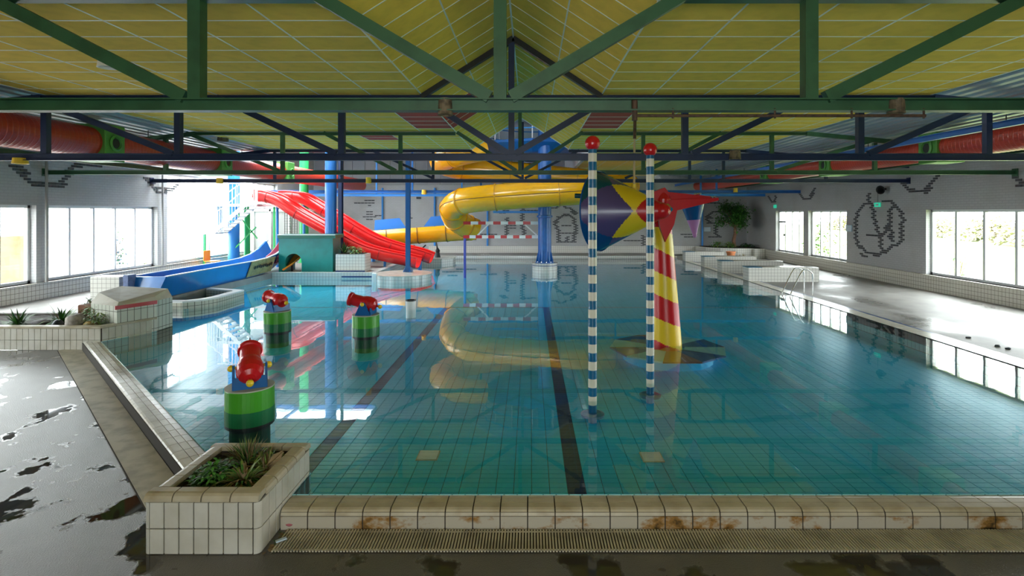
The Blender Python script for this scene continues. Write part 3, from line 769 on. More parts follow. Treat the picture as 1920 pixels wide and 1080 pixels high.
duct(-10.5, 4.52, .36, 4.4, 34.0, (13.35, 18.3, 23.2), 'fat red ribbed air duct with green outlet boxes along the left eaves')
duct(10.4, 4.47, .30, 6.2, 34.0, (13.9, 18.8, 23.7), 'slimmer red ribbed air duct with green outlet boxes along the right eaves')

# ---- foreground planter
def leaf_strip(m, base, az, el, L, W, droop, mi=0, seg=3):
    p = Vector(base); d = Vector((math.cos(az) * math.cos(el), math.sin(az) * math.cos(el), math.sin(el))); side = Vector((-math.sin(az), math.cos(az), 0))
    prev = None
    for i in range(seg + 1):
        k = i / seg; wdt = W * (.35 + 1.3 * k) if k < .5 else W * (1.0 - (k - .5) * 1.9)
        a, b = p - side * wdt / 2, p + side * wdt / 2
        if prev: m.add([prev[0], prev[1], b, a], [(0, 1, 2, 3)], mi)
        prev = (a, b); d = (d + Vector((0, 0, -droop / seg))).normalized(); p = p + d * (L / seg)
def tuft(name, c, n, L, W, label, mats, el=(.5, 1.4), spread=.06, droop=1.0, group=None, stems=True):
    t = thing(name, c, label, 'plant', group); m = MB()
    for i in range(n):
        az = rnd(0, 2 * PI); q = rnd(0, spread)
        leaf_strip(m, (c[0] + q * math.cos(az), c[1] + q * math.sin(az), c[2]), az + rnd(-.5, .5), rnd(*el), L * rnd(.6, 1.1), W * rnd(.7, 1.2), droop * rnd(.6, 1.3), random.randrange(len(mats)))
    m.build('leaves', mats, t)
    if stems:
        s = MB()
        for i in range(4):
            az = rnd(0, 2 * PI); s.tube([c, (c[0] + .25 * L * math.cos(az), c[1] + .25 * L * math.sin(az), c[2] + L * .5)], .006, 5)
        s.build('stem', DRY, t)
    return t
def bushy(name, c, rx, ry, rz, n, W, label, mats, cat='plant', group=None):
    """leafy mound: small leaves filling a rounded volume over stems"""
    t = thing(name, c, label, cat, group); m = MB(); s = MB()
    for i in range(n):
        az = rnd(0, 2 * PI); k = rnd(.35, 1) ; el = rnd(.05, 1.45)
        p = Vector((c[0] + rx * k * math.cos(az) * math.cos(el), c[1] + ry * k * math.sin(az) * math.cos(el), c[2] + rz * k * math.sin(el)))
        leaf_strip(m, p, az + rnd(-1, 1), rnd(-.3, 1.0), W * rnd(1.2, 2.2), W * rnd(.6, 1.1), .8, random.randrange(len(mats)), 2)
    for i in range(7):
        az = rnd(0, 2 * PI); s.tube([c, (c[0] + rx * .6 * math.cos(az), c[1] + ry * .6 * math.sin(az), c[2] + rz * .7)], .008, 5)
    m.build('leaves', mats, t); s.build('stem', DRY, t)
    return t
PXA, PXB, PYA, PYB, PH = -3.22, -2.25, 4.57, 5.64, .50
pl = thing('tiled_planter', ((PXA + PXB) / 2, (PYA + PYB) / 2, 0), 'square white tiled planter box with stained rim in the front corner of the pool', 'planter')
th = .125
b = MB(); i_ = .016
b.box(PXA + i_, PXB - i_, PYA + i_, PYA + th, 0, .45).box(PXA + i_, PXB - i_, PYB - th, PYB - i_, 0, .45).box(PXA + i_, PXA + th, PYA + th, PYB - th, 0, .45).box(PXB - th, PXB - i_, PYA + th, PYB - th, 0, .45)
b.build('mortar_core', GROUT, pl)
MB().box(PXA + th, PXB - th, PYA + th, PYB - th, .05, .41).build('soil', SOIL, pl)
c_ = .05; hp = .1235
me_t = MB().bbox(0, hp - .009, 0, .02, .004, .210, .003).mesh('wall_tile', TILE)
me_u = MB().bbox(0, hp - .009, 0, .02, .219, .432, .003).mesh('wall_tile', TILE)
for i in range(7):
    for me in (me_t, me_u): put('wall_tile', me, (PXA + c_ + .003 + i * hp, PYA, 0), pl)
for i in range(8):
    for me in (me_t, me_u):
        put('wall_tile', me, (PXB, PYA + c_ + .003 + i * hp, 0), pl, PI / 2)
        put('wall_tile', me, (PXA, PYB - c_ - .003 - i * hp, 0), pl, -PI / 2)
for i in range(7):
    for me in (me_t, me_u): put('wall_tile', me, (PXB - c_ - .003 - i * hp, PYB, 0), pl, PI)
def corner_tile(cx, cy, a0, z0, z1, r):
    m = MB(); N = 6
    pts = [(cx + r * math.cos(a0 + k / N * PI / 2), cy + r * math.sin(a0 + k / N * PI / 2)) for k in range(N + 1)] + [(cx, cy)]
    return m.prism(pts, z0, z1)
for cx, cy, a0 in ((PXB - c_, PYA + c_, -PI / 2), (PXA + c_, PYA + c_, PI), (PXB - c_, PYB - c_, 0), (PXA + c_, PYB - c_, PI / 2)):
    for z0, z1 in ((.004, .212), (.218, .432)): corner_tile(cx, cy, a0, z0, z1, c_).build('corner_tile', TILE, pl)
def rim_tile(w_):
    pr = [(.0, .438), (.003, .462), (.014, .482), (.034, .496), (.06, .50), (.13, .50), (.13, .455), (.02, .438)]
    m = MB(); n = len(pr)
    m.add([(0, y, z) for y, z in pr] + [(w_, y, z) for y, z in pr], [tuple(range(n)), tuple(reversed(range(n, 2 * n)))] + [(i, n + i, n + (i + 1) % n, (i + 1) % n) for i in range(n)])
    return m.mesh('rim_tile', COPETILE)
wF = (PXB - PXA - .006) / 4; wS = (PYB - PYA - .26 - .006) / 4
rf, rs = rim_tile(wF - .010), rim_tile(wS - .010)
for i in range(4):
    put('rim_tile', rf, (PXA + .003 + i * wF, PYA, 0), pl); put('rim_tile', rf, (PXB - .003 - i * wF, PYB, 0), pl, PI)
    put('rim_tile', rs, (PXB, PYA + .133 + i * wS, 0), pl, PI / 2); put('rim_tile', rs, (PXA, PYB - .133 - i * wS, 0), pl, -PI / 2)
zs = .41
bushy('planter_weed', (-2.88, 5.02, zs), .20, .28, .15, 600, .032, 'dark green leafy weed on the left in the square planter', [LEAF, LEAFD])
tuft('wilted_plant', (-2.58, 4.95, zs), 190, .23, .026, 'drooping yellow green plant on the right in the square planter', [LEAF2, LEAF, DRY], droop=1.6)
tuft('dry_bush', (-2.74, 5.33, zs), 190, .26, .014, 'tall dry twiggy plant at the back of the square planter', [DRY, LEAF2, LEAFD], el=(.6, 1.5), droop=.7)
tuft('fallen_stalk', (-2.75, 4.88, zs), 70, .14, .010, 'flattened straw stalks along the front of the square planter', [DRY, LEAF2], el=(.02, .5), spread=.15, droop=.3, stems=False)
m = MB(); m.add([(-2.52, 5.12, zs), (-2.38, 5.16, zs), (-2.36, 5.26, zs + .16), (-2.44, 5.22, zs + .14), (-2.50, 5.14, zs + .02)], [(0, 1, 2, 3, 4)])
m.bar((-2.52, 5.12, zs + .01), (-2.37, 5.26, zs + .15), .05, .012)
tag(m.build('dead_leaf', DRY), 'curled brown dead leaf standing in the square planter', 'leaf')
tuft('wilted_plant', (-2.50, 5.20, zs), 120, .22, .02, 'brown wilted plant behind the drooping one in the square planter', [DRY, LEAF2], droop=1.4)
bushy('planter_weed', (-2.62, 5.38, zs), .18, .1, .12, 220, .03, 'small green weed along the back rim of the square planter', [LEAFD, LEAF2])
# litter by the planter
m = MB()
for i in range(60):
    leaf_strip(m, (rnd(-2.22, -2.05), rnd(4.60, 4.90), .004), rnd(0, 6.28), rnd(0, .4), rnd(.03, .09), rnd(.015, .04), .4, random.randrange(2), 2)
o = tag(m.build('leaf_litter', [LEAFD, DRY]), 'small heap of rotting leaves between planter and drain grating', 'litter', kind='stuff')
p = onz(517, 1022, .0)
tag(MB().bar((p.x, p.y, .028), (p.x + .07, p.y + .05, .032), .03, .012).build('cigarette_lighter', mat('pale_blue_plastic', (.45, .55, .62), .3)), 'small pale blue scrap of plastic beside the square planter', 'litter')
p = onz(545, 984, .0)
m = MB().lathe([(.002, 0), (.05, .015), (.055, .03), (.03, .045)], (p.x + .02, p.y - .03, .03), (0, -.3, 1), 12).tube([(p.x + .02, p.y - .03, .0), (p.x + .02, p.y - .03, .04)], .006, 5)
tag(m.build('faded_flower', mat('faded_pink', (.35, .10, .12), .8)), 'faded pink flower scrap lying at the pool edge by the planter', 'litter')

# ---- long left planter and end block
lp = thing('tiled_planter', (-11.3, 12.1, 0), 'long low white tiled planter with ferns and stones at the left edge', 'planter')
LPY = 11.35
b = MB()
b.box(XL + .08, -8.87, LPY + .01, LPY + .13, 0, .48).box(XL + .08, -9.75, 12.82, 12.94, 0, .48)
b.prism([(-8.87, LPY + .01), (-8.41, 12.35), (-8.41, 12.92), (-8.55, 12.92), (-8.55, 12.40), (-9.0, LPY + .12)], -.14, .48)
b.build('mortar_core', GROUT, lp)
MB().prism([(XL + .08, LPY + .12), (-9.0, LPY + .12), (-8.6, 12.4), (-8.6, 12.85), (XL + .08, 12.85)], 0, .44).build('soil', SOIL, lp)
m1 = MB().bbox(0, hp - .006, 0, .02, .004, .205, .003).mesh('wall_tile', TILE); m2 = MB().bbox(0, hp - .006, 0, .02, .211, .445, .003).mesh('wall_tile', TILE)
for i in range(27):
    for me in (m1, m2): put('wall_tile', me, (-8.87 - (i + 1) * hp, LPY - .01, 0), lp)
MB().prism([(XL + .08, LPY - .02), (-8.86, LPY - .02), (-8.38, 12.34), (-8.52, 12.40), (-8.98, LPY + .13), (XL + .08, LPY + .13)], .451, .495).build('rim', COPETILE, lp)
dv = Vector((-8.41 + 8.87, 12.35 - LPY, 0)); aside = math.atan2(dv.y, dv.x); nS = int(dv.length / hp)
ms1 = MB().bbox(0, hp - .006, 0, .02, -.14, .205, .003).mesh('wall_tile', TILE)
for i in range(nS):
    q = Vector((-8.85, LPY, 0)) + dv.normalized() * (i * hp + .01)
    for me in (ms1, m2): put('wall_tile', me, q, lp, aside)
# sloped end block with red line
eb = thing('pool_end_block', (-9.0, 12.2, 0), 'white tiled block with sloping cap and red stripe standing at the pool corner', 'block')
MB().prism([(-9.6, 12.0), (-8.74, 11.62), (-8.40, 12.36), (-8.40, 12.9), (-9.6, 12.9)], -.14, .86).build('block_body', grid_mat('block_tile_grid', (.56, .58, .50), (.12, .11, .09), .123, .247, .006, .25), eb)
V = [(-9.6, 12.0, .86), (-8.74, 11.62, .86), (-8.40, 12.36, .86), (-8.40, 12.9, .86), (-9.6, 12.9, .86), (-9.58, 12.2, 1.07), (-8.80, 11.75, .93), (-8.46, 12.38, .95), (-8.50, 12.88, 1.06), (-9.58, 12.88, 1.12)]
MB().add(V, [(0, 1, 6, 5), (1, 2, 7, 6), (2, 3, 8, 7), (3, 4, 9, 8), (4, 0, 5, 9), (5, 6, 7, 8, 9)]).build('cap', TILE, eb)
MB().prism([(-8.745, 11.585), (-8.385, 12.355), (-8.41, 12.365), (-8.77, 11.60)], .79, .87).build('red_stripe', mat('red_tile', (.42, .02, .03), .3), eb)
z5 = .40
z5 = .44
SILVER = mat('silver_leaf', (.22, .30, .17), .6, var=.3, vscale=9)
tuft('fern', (-10.95, 11.75, z5), 90, .42, .04, 'low green weeds at the outer end of the long planter', [LEAF, LEAFD])
tuft('fern', (-10.2, 11.95, z5), 90, .46, .045, 'green fern tuft among stones in the long planter', [LEAF, LEAF2, LEAFD])
bushy('low_bush', (-9.55, 12.05, z5), .34, .24, .42, 420, .045, 'pale green bush in the middle of the long planter', [LEAF2, LEAF])
tuft('fern', (-9.75, 12.78, z5), 60, .4, .04, 'feathery fern behind the clay trough in the long planter', [LEAF2, LEAF])
bushy('low_bush', (-9.2, 11.68, z5), .30, .13, .30, 330, .04, 'silvery green cushion plant against the end block', [SILVER, LEAF2])
def rock(name, c, sx, sy, sz, mtl, label, seed):
    rs_ = random.Random(seed); bm = bmesh.new(); bmesh.ops.create_icosphere(bm, subdivisions=3, radius=1)
    ph = [rs_.uniform(0, 6) for _ in range(6)]
    for v in bm.verts:
        k = 1 + .12 * math.sin(3 * v.co.x + ph[0]) + .1 * math.sin(4 * v.co.y + ph[1]) + .08 * math.sin(5 * v.co.z + ph[2])
        v.co = Vector((c[0] + v.co.x * sx * k, c[1] + v.co.y * sy * k, c[2] + v.co.z * sz * k + sz * .6))
    bm.verts.index_update(); m = MB().add([v.co.copy() for v in bm.verts], [[v.index for v in f.verts] for f in bm.faces], 0, True); bm.free()
    return tag(m.build(name, mtl), label, 'stone')
rock('stone', (-9.75, 11.75, z5), .19, .16, .14, STONE, 'large pale rounded stone in the long planter', 1)
rock('stone', (-10.5, 11.75, z5), .17, .13, .08, mat('grey_stone', (.16, .15, .15), .8, var=.4, vscale=9), 'flat grey stone in the long planter near its outer weeds', 2)
rock('stone', (-9.35, 11.68, z5), .13, .1, .06, mat('ochre_stone', (.42, .27, .08), .8, var=.5, vscale=9), 'small ochre stone in front of the pale bush', 3)
rock('stone', (-10.05, 11.68, z5), .12, .1, .07, DKSTEEL, 'small dark stone beside the large pale stone', 4)
pt = thing('clay_pot', (-9.75, 12.45, z5), 'dark clay trough with withered plant in the long planter', 'pot')
MB().bbox(-10.1, -9.35, 12.25, 12.65, z5, z5 + .34, .02).build('trough', mat('dark_clay', (.22, .09, .05), .8, var=.3, vscale=8), pt)
m = MB()
for i in range(60): leaf_strip(m, (rnd(-10.05, -9.6), rnd(12.3, 12.6), z5 + .34), rnd(0, 6.28), rnd(.2, 1.3), rnd(.12, .36), .03, 1.2, random.randrange(2))
m.build('withered_leaves', [DRY, LEAFD], pt)
# tile pillar behind the block
tp = MB().box(-12.25, -11.45, 15.3, 15.75, ZL, 1.05)
tag(tp.build('tiled_pillar', FARTILE), 'grey white tiled box standing at the end of the blue trough', 'block')
tag(MB().bbox(-11.33, -11.18, 15.28, 15.6, ZL, 1.10, .01).build('notice_board', mat('slate_blue_panel', (.12, .17, .33), .5, var=.4, vscale=9)), 'slate blue panel beside the blue trough', 'panel')

# ---- catch basin rim
br_ = thing('basin_rim', (-9.6, 16.4, 0), 'curved white tiled rim of the small basin beside the blue trough', 'basin')
outl = [(-10.4, 15.1), (-9.56, 15.1), (-9.2, 15.45), (-9.03, 15.9), (-9.03, 17.35), (-10.4, 17.9)]; inl = [(-10.4, 15.36), (-9.62, 15.36), (-9.4, 15.6), (-9.28, 15.98), (-9.28, 17.2), (-10.4, 17.64)]
for a in range(5):
    MB().prism([outl[a], outl[a + 1], inl[a + 1], inl[a]], -.14, .355).build('rim_wall', grid_mat('rim_tile_grid', (.60, .58, .48), (.10, .10, .08), .123, .25, .006, .25), br_)
    MB().prism([outl[a], outl[a + 1], inl[a + 1], inl[a]], .355, .40).build('rim_cap', WHITE, br_)

# ---- blue trough slide
def U_prof(wb, wt, h, t):
    return [(-wt / 2, h), (-wb / 2, 0), (wb / 2, 0), (wt / 2, h), (wt / 2 - t, h), (wb / 2 - t * .8, t), (-wb / 2 + t * .8, t), (-wt / 2 + t, h)]
bt = thing('water_slide', (-10.85, 19, ZL), 'long blue water slide trough running beside the left windows', 'water slide')
path = [(-10.86, y, ZL + z) for y, z in ((15.6, 0), (17, 0), (19, 0), (20.6, 0), (21.6, .03), (22.6, .12), (23.5, .32), (24.3, .6))]
path = [(x - max(0, y - 21.4) * .08, y, z) for x, y, z in path]
MB().sweep(path, U_prof(.66, 1.06, .62, .06), smooth=False).build('trough', SLIDEBLUE, bt)
MB().add([(-11.39, 15.58, ZL + .62), (-10.33, 15.58, ZL + .62), (-10.53, 15.42, ZL), (-11.19, 15.42, ZL), (-11.39, 15.66, ZL + .62), (-10.33, 15.66, ZL + .62), (-10.53, 15.66, ZL), (-11.19, 15.66, ZL)],
         [(0, 3, 2, 1), (4, 5, 6, 7), (0, 1, 5, 4), (1, 2, 6, 5), (2, 3, 7, 6), (3, 0, 4, 7)]).build('end_panel', SLIDEBLUE, bt)
for sx in (-1, 1): MB().sweep([p_ + Vector((sx * .515, 0, .62)) for p_ in map(Vector, path)], [(-.035, -.012), (.035, -.012), (.035, .02), (-.035, .02)], smooth=False).build('lip', mat('pale_lip', (.55, .65, .75), .35), bt)
m = MB(); A, B = Vector((-10.50, 20.3, ZL + .03)), Vector((-10.50, 22.2, ZL + .08)); q = Vector((.21, 0, .58))
m.add([A, B, B + q, A + q] + [v + Vector((.02, 0, 0)) for v in (A, B, B + q, A + q)], [(0, 1, 2, 3), (7, 6, 5, 4), (0, 4, 5, 1), (1, 5, 6, 2), (2, 6, 7, 3), (3, 7, 4, 0)])
sb = m.build('plywood_patch', WOOD, bt)
m = MB()
for i in range(9):
    y = 20.6 + i * .16; k = .30 + .02 * (i % 3); m.add([Vector((-10.466 + .21 * k / .58, y, ZL + k)), Vector((-10.466 + .21 * k / .58, y + .11, ZL + k)), Vector((-10.466 + .21 * (k + .12) / .58, y + .11, ZL + k + .12)), Vector((-10.466 + .21 * (k + .12) / .58, y, ZL + k + .12))], [(0, 1, 2, 3)])
m.build('smudged_lettering', BLACK, sb)
# maroon and orange chute ends
t = thing('small_chute', (-10.4, 22.9, ZL), 'maroon curved chute end beside the teal arch box', 'slide')
MB().sweep([(-10.72, 24.3, 1.42), (-10.66, 23.7, 1.12), (-10.62, 23.1, .88), (-10.6, 22.6, .74)], U_prof(.34, .5, .3, .04)).build('chute', MAROON, t)
MB().bar((-10.45, 22.95, ZL), (-10.45, 22.95, .84), .06, .06).build('foot', DKSTEEL, t)
t = thing('small_chute', (-10.0, 22.7, ZL), 'orange leaf-shaped chute leaning in the teal arch', 'slide')
MB().sweep([(-9.62, 23.3, 1.12), (-9.75, 23.1, .95), (-9.95, 22.8, .68), (-10.2, 22.6, .46)], [(-.28, .1), (-.2, 0), (.2, 0), (.28, .1), (.2, .04), (-.2, .04)]).build('chute', ORANGE, t)
MB().bar((-9.9, 22.85, ZL), (-9.9, 22.85, .74), .06, .06).build('foot', DKSTEEL, t)

# ---- teal arch box and white planter
ga = thing('arch_box', (-9.2, 23, ZL), 'teal painted arch box with overhanging top below the blue column', 'play house')
x0, x1, ya, yb, zt = -10.32, -8.1, 22.55, 23.5, 1.78
m = MB(); N = 12; ax0, ax1, az = -10.05, -9.38, 1.15; ac = (ax0 + ax1) / 2; ar = (ax1 - ax0) / 2
arc = [(ac - ar * math.cos(PI * k / N), az - ar + .0 + ar * math.sin(PI * k / N)) for k in range(N + 1)]
for yy, fl in ((ya, False), (yb, True)):
    for k in range(N):
        q = [(arc[k][0], yy, arc[k][1]), (arc[k + 1][0], yy, arc[k + 1][1]), (arc[k + 1][0], yy, zt), (arc[k][0], yy, zt)]
        m.add(q, [(0, 1, 2, 3)] if not fl else [(3, 2, 1, 0)])
    for q in ([(x0, yy, ZL), (ax0, yy, ZL), (ax0, yy, zt), (x0, yy, zt)], [(ax1, yy, ZL), (x1, yy, ZL), (x1, yy, zt), (ax1, yy, zt)]):
        m.add(q, [(0, 1, 2, 3)] if not fl else [(3, 2, 1, 0)])
for k in range(N): m.add([(arc[k][0], ya, arc[k][1]), (arc[k][0], yb, arc[k][1]), (arc[k + 1][0], yb, arc[k + 1][1]), (arc[k + 1][0], ya, arc[k + 1][1])], [(0, 1, 2, 3)])
for xx in (x0, ax0, ax1, x1): m.add([(xx, ya, ZL), (xx, yb, ZL), (xx, yb, zt if xx in (x0, x1) else az - ar), (xx, ya, zt if xx in (x0, x1) else az - ar)], [(0, 1, 2, 3)])
m.build('arch_body', TEALBOX, ga)
MB().bbox(x0 - .03, x1 + .12, ya - .06, yb + .05, zt, zt + .15, .01).build('top_slab', mat('dark_teal_paint', (.004, .12, .08), .4), ga)
MB().box(x0 - .03, x1 + .12, ya - .07, ya - .055, zt + .13, zt + .16).build('top_trim', WHITE, ga)
p3 = thing('tiled_planter', (-7.75, 23, ZL), 'white tiled planter full of greenery at the foot of the red slides', 'planter')
MB().box(-7.95, -6.75, 22.45, 23.25, ZL, 1.13).build('planter_box', FARTILE, p3)
MB().box(-7.87, -6.85, 22.53, 23.17, 1.13, 1.15).build('soil', SOIL, p3)
MB().box(-7.95, -6.75, 22.435, 22.45, ZL, ZL + .07).build('blue_foot_tiles', BLUETILE, p3)
bushy('leafy_plant', (-7.3, 22.8, 1.15), .45, .3, .3, 260, .06, 'bright green leafy plant on the right of the white planter below the red slides', [LEAF, LEAF2])
tuft('dark_plant', (-7.7, 22.85, 1.15), 60, .5, .05, 'tall dark spiky plant on the left of the white planter below the red slides', [LEAFD, DRY], el=(.7, 1.5), droop=.6)

# ---- island, post, small far platform
isl = thing('pool_island', (-5.1, 22.1, 0), 'round white tiled island in the pool below the red slides', 'platform')
MB().cyl((-5.1, 22.1, ZP), 1.12, .37 - ZP, 48).build('tiled_drum', FARTILE, isl)
MB().cyl((-5.1, 22.1, .37), 1.15, .035, 48).build('top', TILE, isl)
MB().bbox(-6.05, -5.88, 20.98, 21.15, ZP, .52, .01).build('white_marker', WHITE, isl)
po = thing('blue_post', (-5.0, 22.5, .405), 'slender blue steel post standing on the round tiled island', 'post')
MB().ibeam((-5.0, 22.5, 0.405), (-5.0, 22.5, .42), .36, .02).build('base_plate', POSTBLUE, po)
m = MB().box(-5.09, -4.91, 22.42, 22.435, .41, 5.0).box(-5.09, -4.91, 22.565, 22.58, .41, 5.0).box(-5.01, -4.99, 22.435, 22.565, .41, 5.0); m.box(-5.08, -5.07, 22.435, 22.565, .41, 5.); m.build('shaft', POSTBLUE, po)
for a in range(4):
    c, s = math.cos(a * PI / 2 + .78), math.sin(a * PI / 2 + .78)
    MB().add([(-5.0 + c * .08, 22.5 + s * .08, .42), (-5.0 + c * .24, 22.5 + s * .24, .42), (-5.0 + c * .08, 22.5 + s * .08, .68), (-5.0 + c * .08 + s * .02, 22.5 + s * .08 - c * .02, .42), (-5.0 + c * .24 + s * .02, 22.5 + s * .24 - c * .02, .42), (-5.0 + c * .08 + s * .02, 22.5 + s * .08 - c * .02, .68)],
             [(0, 1, 2), (5, 4, 3), (0, 3, 4, 1), (1, 4, 5, 2), (2, 5, 3, 0)]).build('fin', POSTBLUE, po)
fp = thing('pool_spur', (-5.1, 29.5, 0), 'white tiled spur reaching into the pool behind the red slide ends', 'platform')
MB().prism([(-6.2, 28.6), (-4.6, 28.6), (-4.1, 29.2), (-4.1, 30.2), (-6.2, 30.2)], ZP, .38).build('tiled_wall', FARTILE, fp)
MB().prism([(-6.2, 28.55), (-4.58, 28.55), (-4.05, 29.18), (-4.05, 30.25), (-6.2, 30.25)], .38, .44).build('cap', TILE, fp)
sp = thing('water_spout', (-4.95, 29.4, .44), 'small dark water spout figure on the tiled spur', 'spout')
MB().lathe([(.16, 0), (.13, .1), (.10, .25), (.12, .36), (.06, .48), (.01, .52)], (-4.95, 29.4, .44), n=14).build('body', DKSTEEL, sp)
MB().tube([(-4.95, 29.35, .85), (-4.95, 29.2, 1.05), (-4.97, 29.1, 1.35)], [.05, .03, .015], 8).build('neck', DKSTEEL, sp)

# ---- blue tower column on plinth with slide platform
cx, cy_ = .66, 24.95
pz = thing('column_plinth', (cx, cy_, ZP), 'white tiled plinth standing in the water under the thick blue column', 'plinth')
MB().lathe([(.001, 0), (.57, 0), (.57, .52 - ZP), (.60, .52 - ZP), (.60, .56 - ZP), (.001, .56 - ZP)], (cx, cy_, ZP), n=40).build('drum', FARTILE, pz)
MB().lathe([(.575, .44), (.58, .44), (.58, .47), (.575, .47)], (cx, cy_, 0), n=40).build('blue_line', BLUETILE, pz)
cl = thing('support_column', (cx, cy_, .56), 'thick glossy blue column carrying the yellow tube slide', 'column')
MB().tube([(cx, cy_, .56), (cx, cy_, 7.2)], .30, 28).build('shaft', BLUE, cl)
MB().cyl((cx, cy_, .562), .42, .03, 28).build('base_plate', BLUE, cl)
for a in range(10):
    an = a * PI / 5 + .2; c, s = math.cos(an), math.sin(an); q = Vector((-s, c, 0)) * .01
    T_ = [Vector((cx + c * .29, cy_ + s * .29, .59)), Vector((cx + c * .41, cy_ + s * .41, .59)), Vector((cx + c * .29, cy_ + s * .29, 1.15))]
    MB().add([v - q for v in T_] + [v + q for v in T_], [(0, 1, 2), (5, 4, 3), (0, 3, 4, 1), (1, 4, 5, 2), (2, 5, 3, 0)]).build('fin', BLUE, cl)
    MB().cyl((cx + math.cos(an + .3) * .365, cy_ + math.sin(an + .3) * .365, .592), .022, .04, 8).build('bolt', STEEL, cl)
MB().lathe([(.30, 2.6), (.36, 2.62), (.36, 2.7), (.30, 2.72)], (cx, cy_, 0), n=28).build('collar', BLUE, cl)
tw = thing('slide_platform', (.1, 26.6, 5.2), 'blue faceted slide start platform high under the glass roof', 'platform')
MB().lathe([(.5, 5.35), (1.8, 5.6), (2.55, 6.0), (2.55, 6.12), (.01, 6.12)], (.1, 26.7, 0), n=8, smooth=False).build('deck', BLUE, tw)
for k in range(16):
    a = k * PI / 8; MB().tube([(.1 + 2.4 * math.cos(a), 26.7 + 2.4 * math.sin(a), 6.12), (.1 + 2.4 * math.cos(a), 26.7 + 2.4 * math.sin(a), 7.1)], .025, 6).build('baluster', WHITE, tw)
for z in (6.6, 7.1): MB().tube([(.1 + 2.4 * math.cos(k * PI / 12), 26.7 + 2.4 * math.sin(k * PI / 12), z) for k in range(25)], .03, 6).build('railing', LBLUE, tw)

# ---- yellow slide: closed tube and open run
def smooth_path(P_, n=6):
    P_ = [Vector(p) for p in P_]; out = []
    for i in range(len(P_) - 1):
        p0, p1, p2, p3_ = P_[max(i - 1, 0)], P_[i], P_[i + 1], P_[min(i + 2, len(P_) - 1)]
        for k in range(n):
            t = k / n; out.append(.5 * ((2 * p1) + (p2 - p0) * t + (2 * p0 - 5 * p1 + 4 * p2 - p3_) * t * t + (3 * p1 - p0 - 3 * p2 + p3_) * t ** 3))
    return out + [P_[-1]]
ys_ = thing('water_slide', (-1, 26, 0), 'yellow tube water slide winding around the blue column', 'water slide')
tp_ = smooth_path([(-2.75, 27.1, 1.98), (-3.25, 26.7, 2.25), (-3.58, 26.0, 2.62), (-3.55, 25.1, 3.02), (-3.1, 24.35, 3.30), (-2.1, 23.98, 3.45), (0, 23.9, 3.60), (2.4, 23.95, 3.76), (3.9, 24.5, 3.9), (4.5, 25.7, 4.1), (4.0, 26.8, 4.26), (2.7, 27.28, 4.42), (0, 27.3, 4.72), (-2.7, 27.25, 4.95), (-3.8, 26.9, 5.1), (-4.2, 26.0, 5.3), (-3.3, 24.9, 5.5), (-2.2, 25.4, 5.8)], 6)
MB().tube(tp_, .57, 26, caps=False).build('tube', SLIDEYEL, ys_)
for i in range(4, len(tp_) - 4, 7):
    d = (tp_[i + 1] - tp_[i - 1]).normalized()
    MB().tube([tp_[i] - d * .035, tp_[i] + d * .035], .605, 26, caps=True).build('flange', SLIDEYEL, ys_)
    MB().tube([tp_[i] - d * .008, tp_[i] + d * .008], .612, 26, caps=True).build('flange_seam', SEAM, ys_)
side = []
for i in range(8, 50):
    d = (tp_[i + 1] - tp_[i - 1]).normalized(); r = d.cross(Vector((0, 0, 1))).normalized(); side.append(tp_[i] + r * .578 + Vector((0, 0, .02)))
MB().tube(side, .014, 6).build('side_seam', SEAM, ys_)
fl_ = smooth_path([(-2.75, 27.1, 1.50), (-3.6, 27.3, 1.44), (-5.2, 27.35, 1.33), (-7.0, 27.3, 1.20), (-8.4, 27.2, 1.10)], 6)
op = MB().sweep(fl_, [(-.50, .78), (-.54, .45), (-.45, .12), (-.22, .0), (.22, .0), (.45, .12), (.54, .45), (.50, .78), (.46, .78), (.49, .45), (.41, .15), (.2, .04), (-.2, .04), (-.41, .15), (-.49, .45), (-.46, .78)]).build('open_run', SLIDEYEL, ys_)
for i in range(3, len(fl_), 5):
    d = (fl_[min(i + 1, len(fl_) - 1)] - fl_[i - 1]).normalized()
    MB().sweep([fl_[i] - d * .015, fl_[i] + d * .015], [(-.53, .80), (-.57, .45), (-.48, .10), (-.22, -.03), (.22, -.03), (.48, .10), (.57, .45), (.53, .80), (.5, .80), (.54, .45), (.45, .12), (.2, .0), (-.2, .0), (-.45, .12), (-.54, .45), (-.5, .80)]).build('run_seam', SEAM, op)
for xa, xb, sk in ((-7.9, -6.3, .55), (-5.4, -3.75, -.55)):
    za = 1.15 + (xa + 8.4) * .071 + .76; zb = 1.15 + (xb + 8.4) * .071 + .76
    V = [Vector((xa, 27.85, za)), Vector((xb, 27.85, zb)), Vector((xb - (.35 if sk > 0 else 0), 27.95, zb + .5)), Vector((xa + (.35 if sk < 0 else 0), 27.95, za + .5))]
    MB().add(V + [v + Vector((0, .04, 0)) for v in V], [(0, 1, 2, 3), (7, 6, 5, 4), (0, 4, 5, 1), (1, 5, 6, 2), (2, 6, 7, 3), (3, 7, 4, 0)]).build('splash_board', mat('splash_blue', (.012, .16, .60), .35), ys_)
for px in (787, 700):
    X = (px - VX) * 27.3 / FPX; s_ = MB().tube([(X, 27.3, ZL if X < -6.2 else ZP), (X, 27.3, 1.0)], .10, 12).build('support_leg', LBLUE, ys_)
    MB().bar((X - .3, 27.3, 1.22), (X, 27.3, .95), .05, .06).bar((X + .3, 27.3, 1.22), (X, 27.3, .95), .05, .06).build('cradle', DKSTEEL, s_)

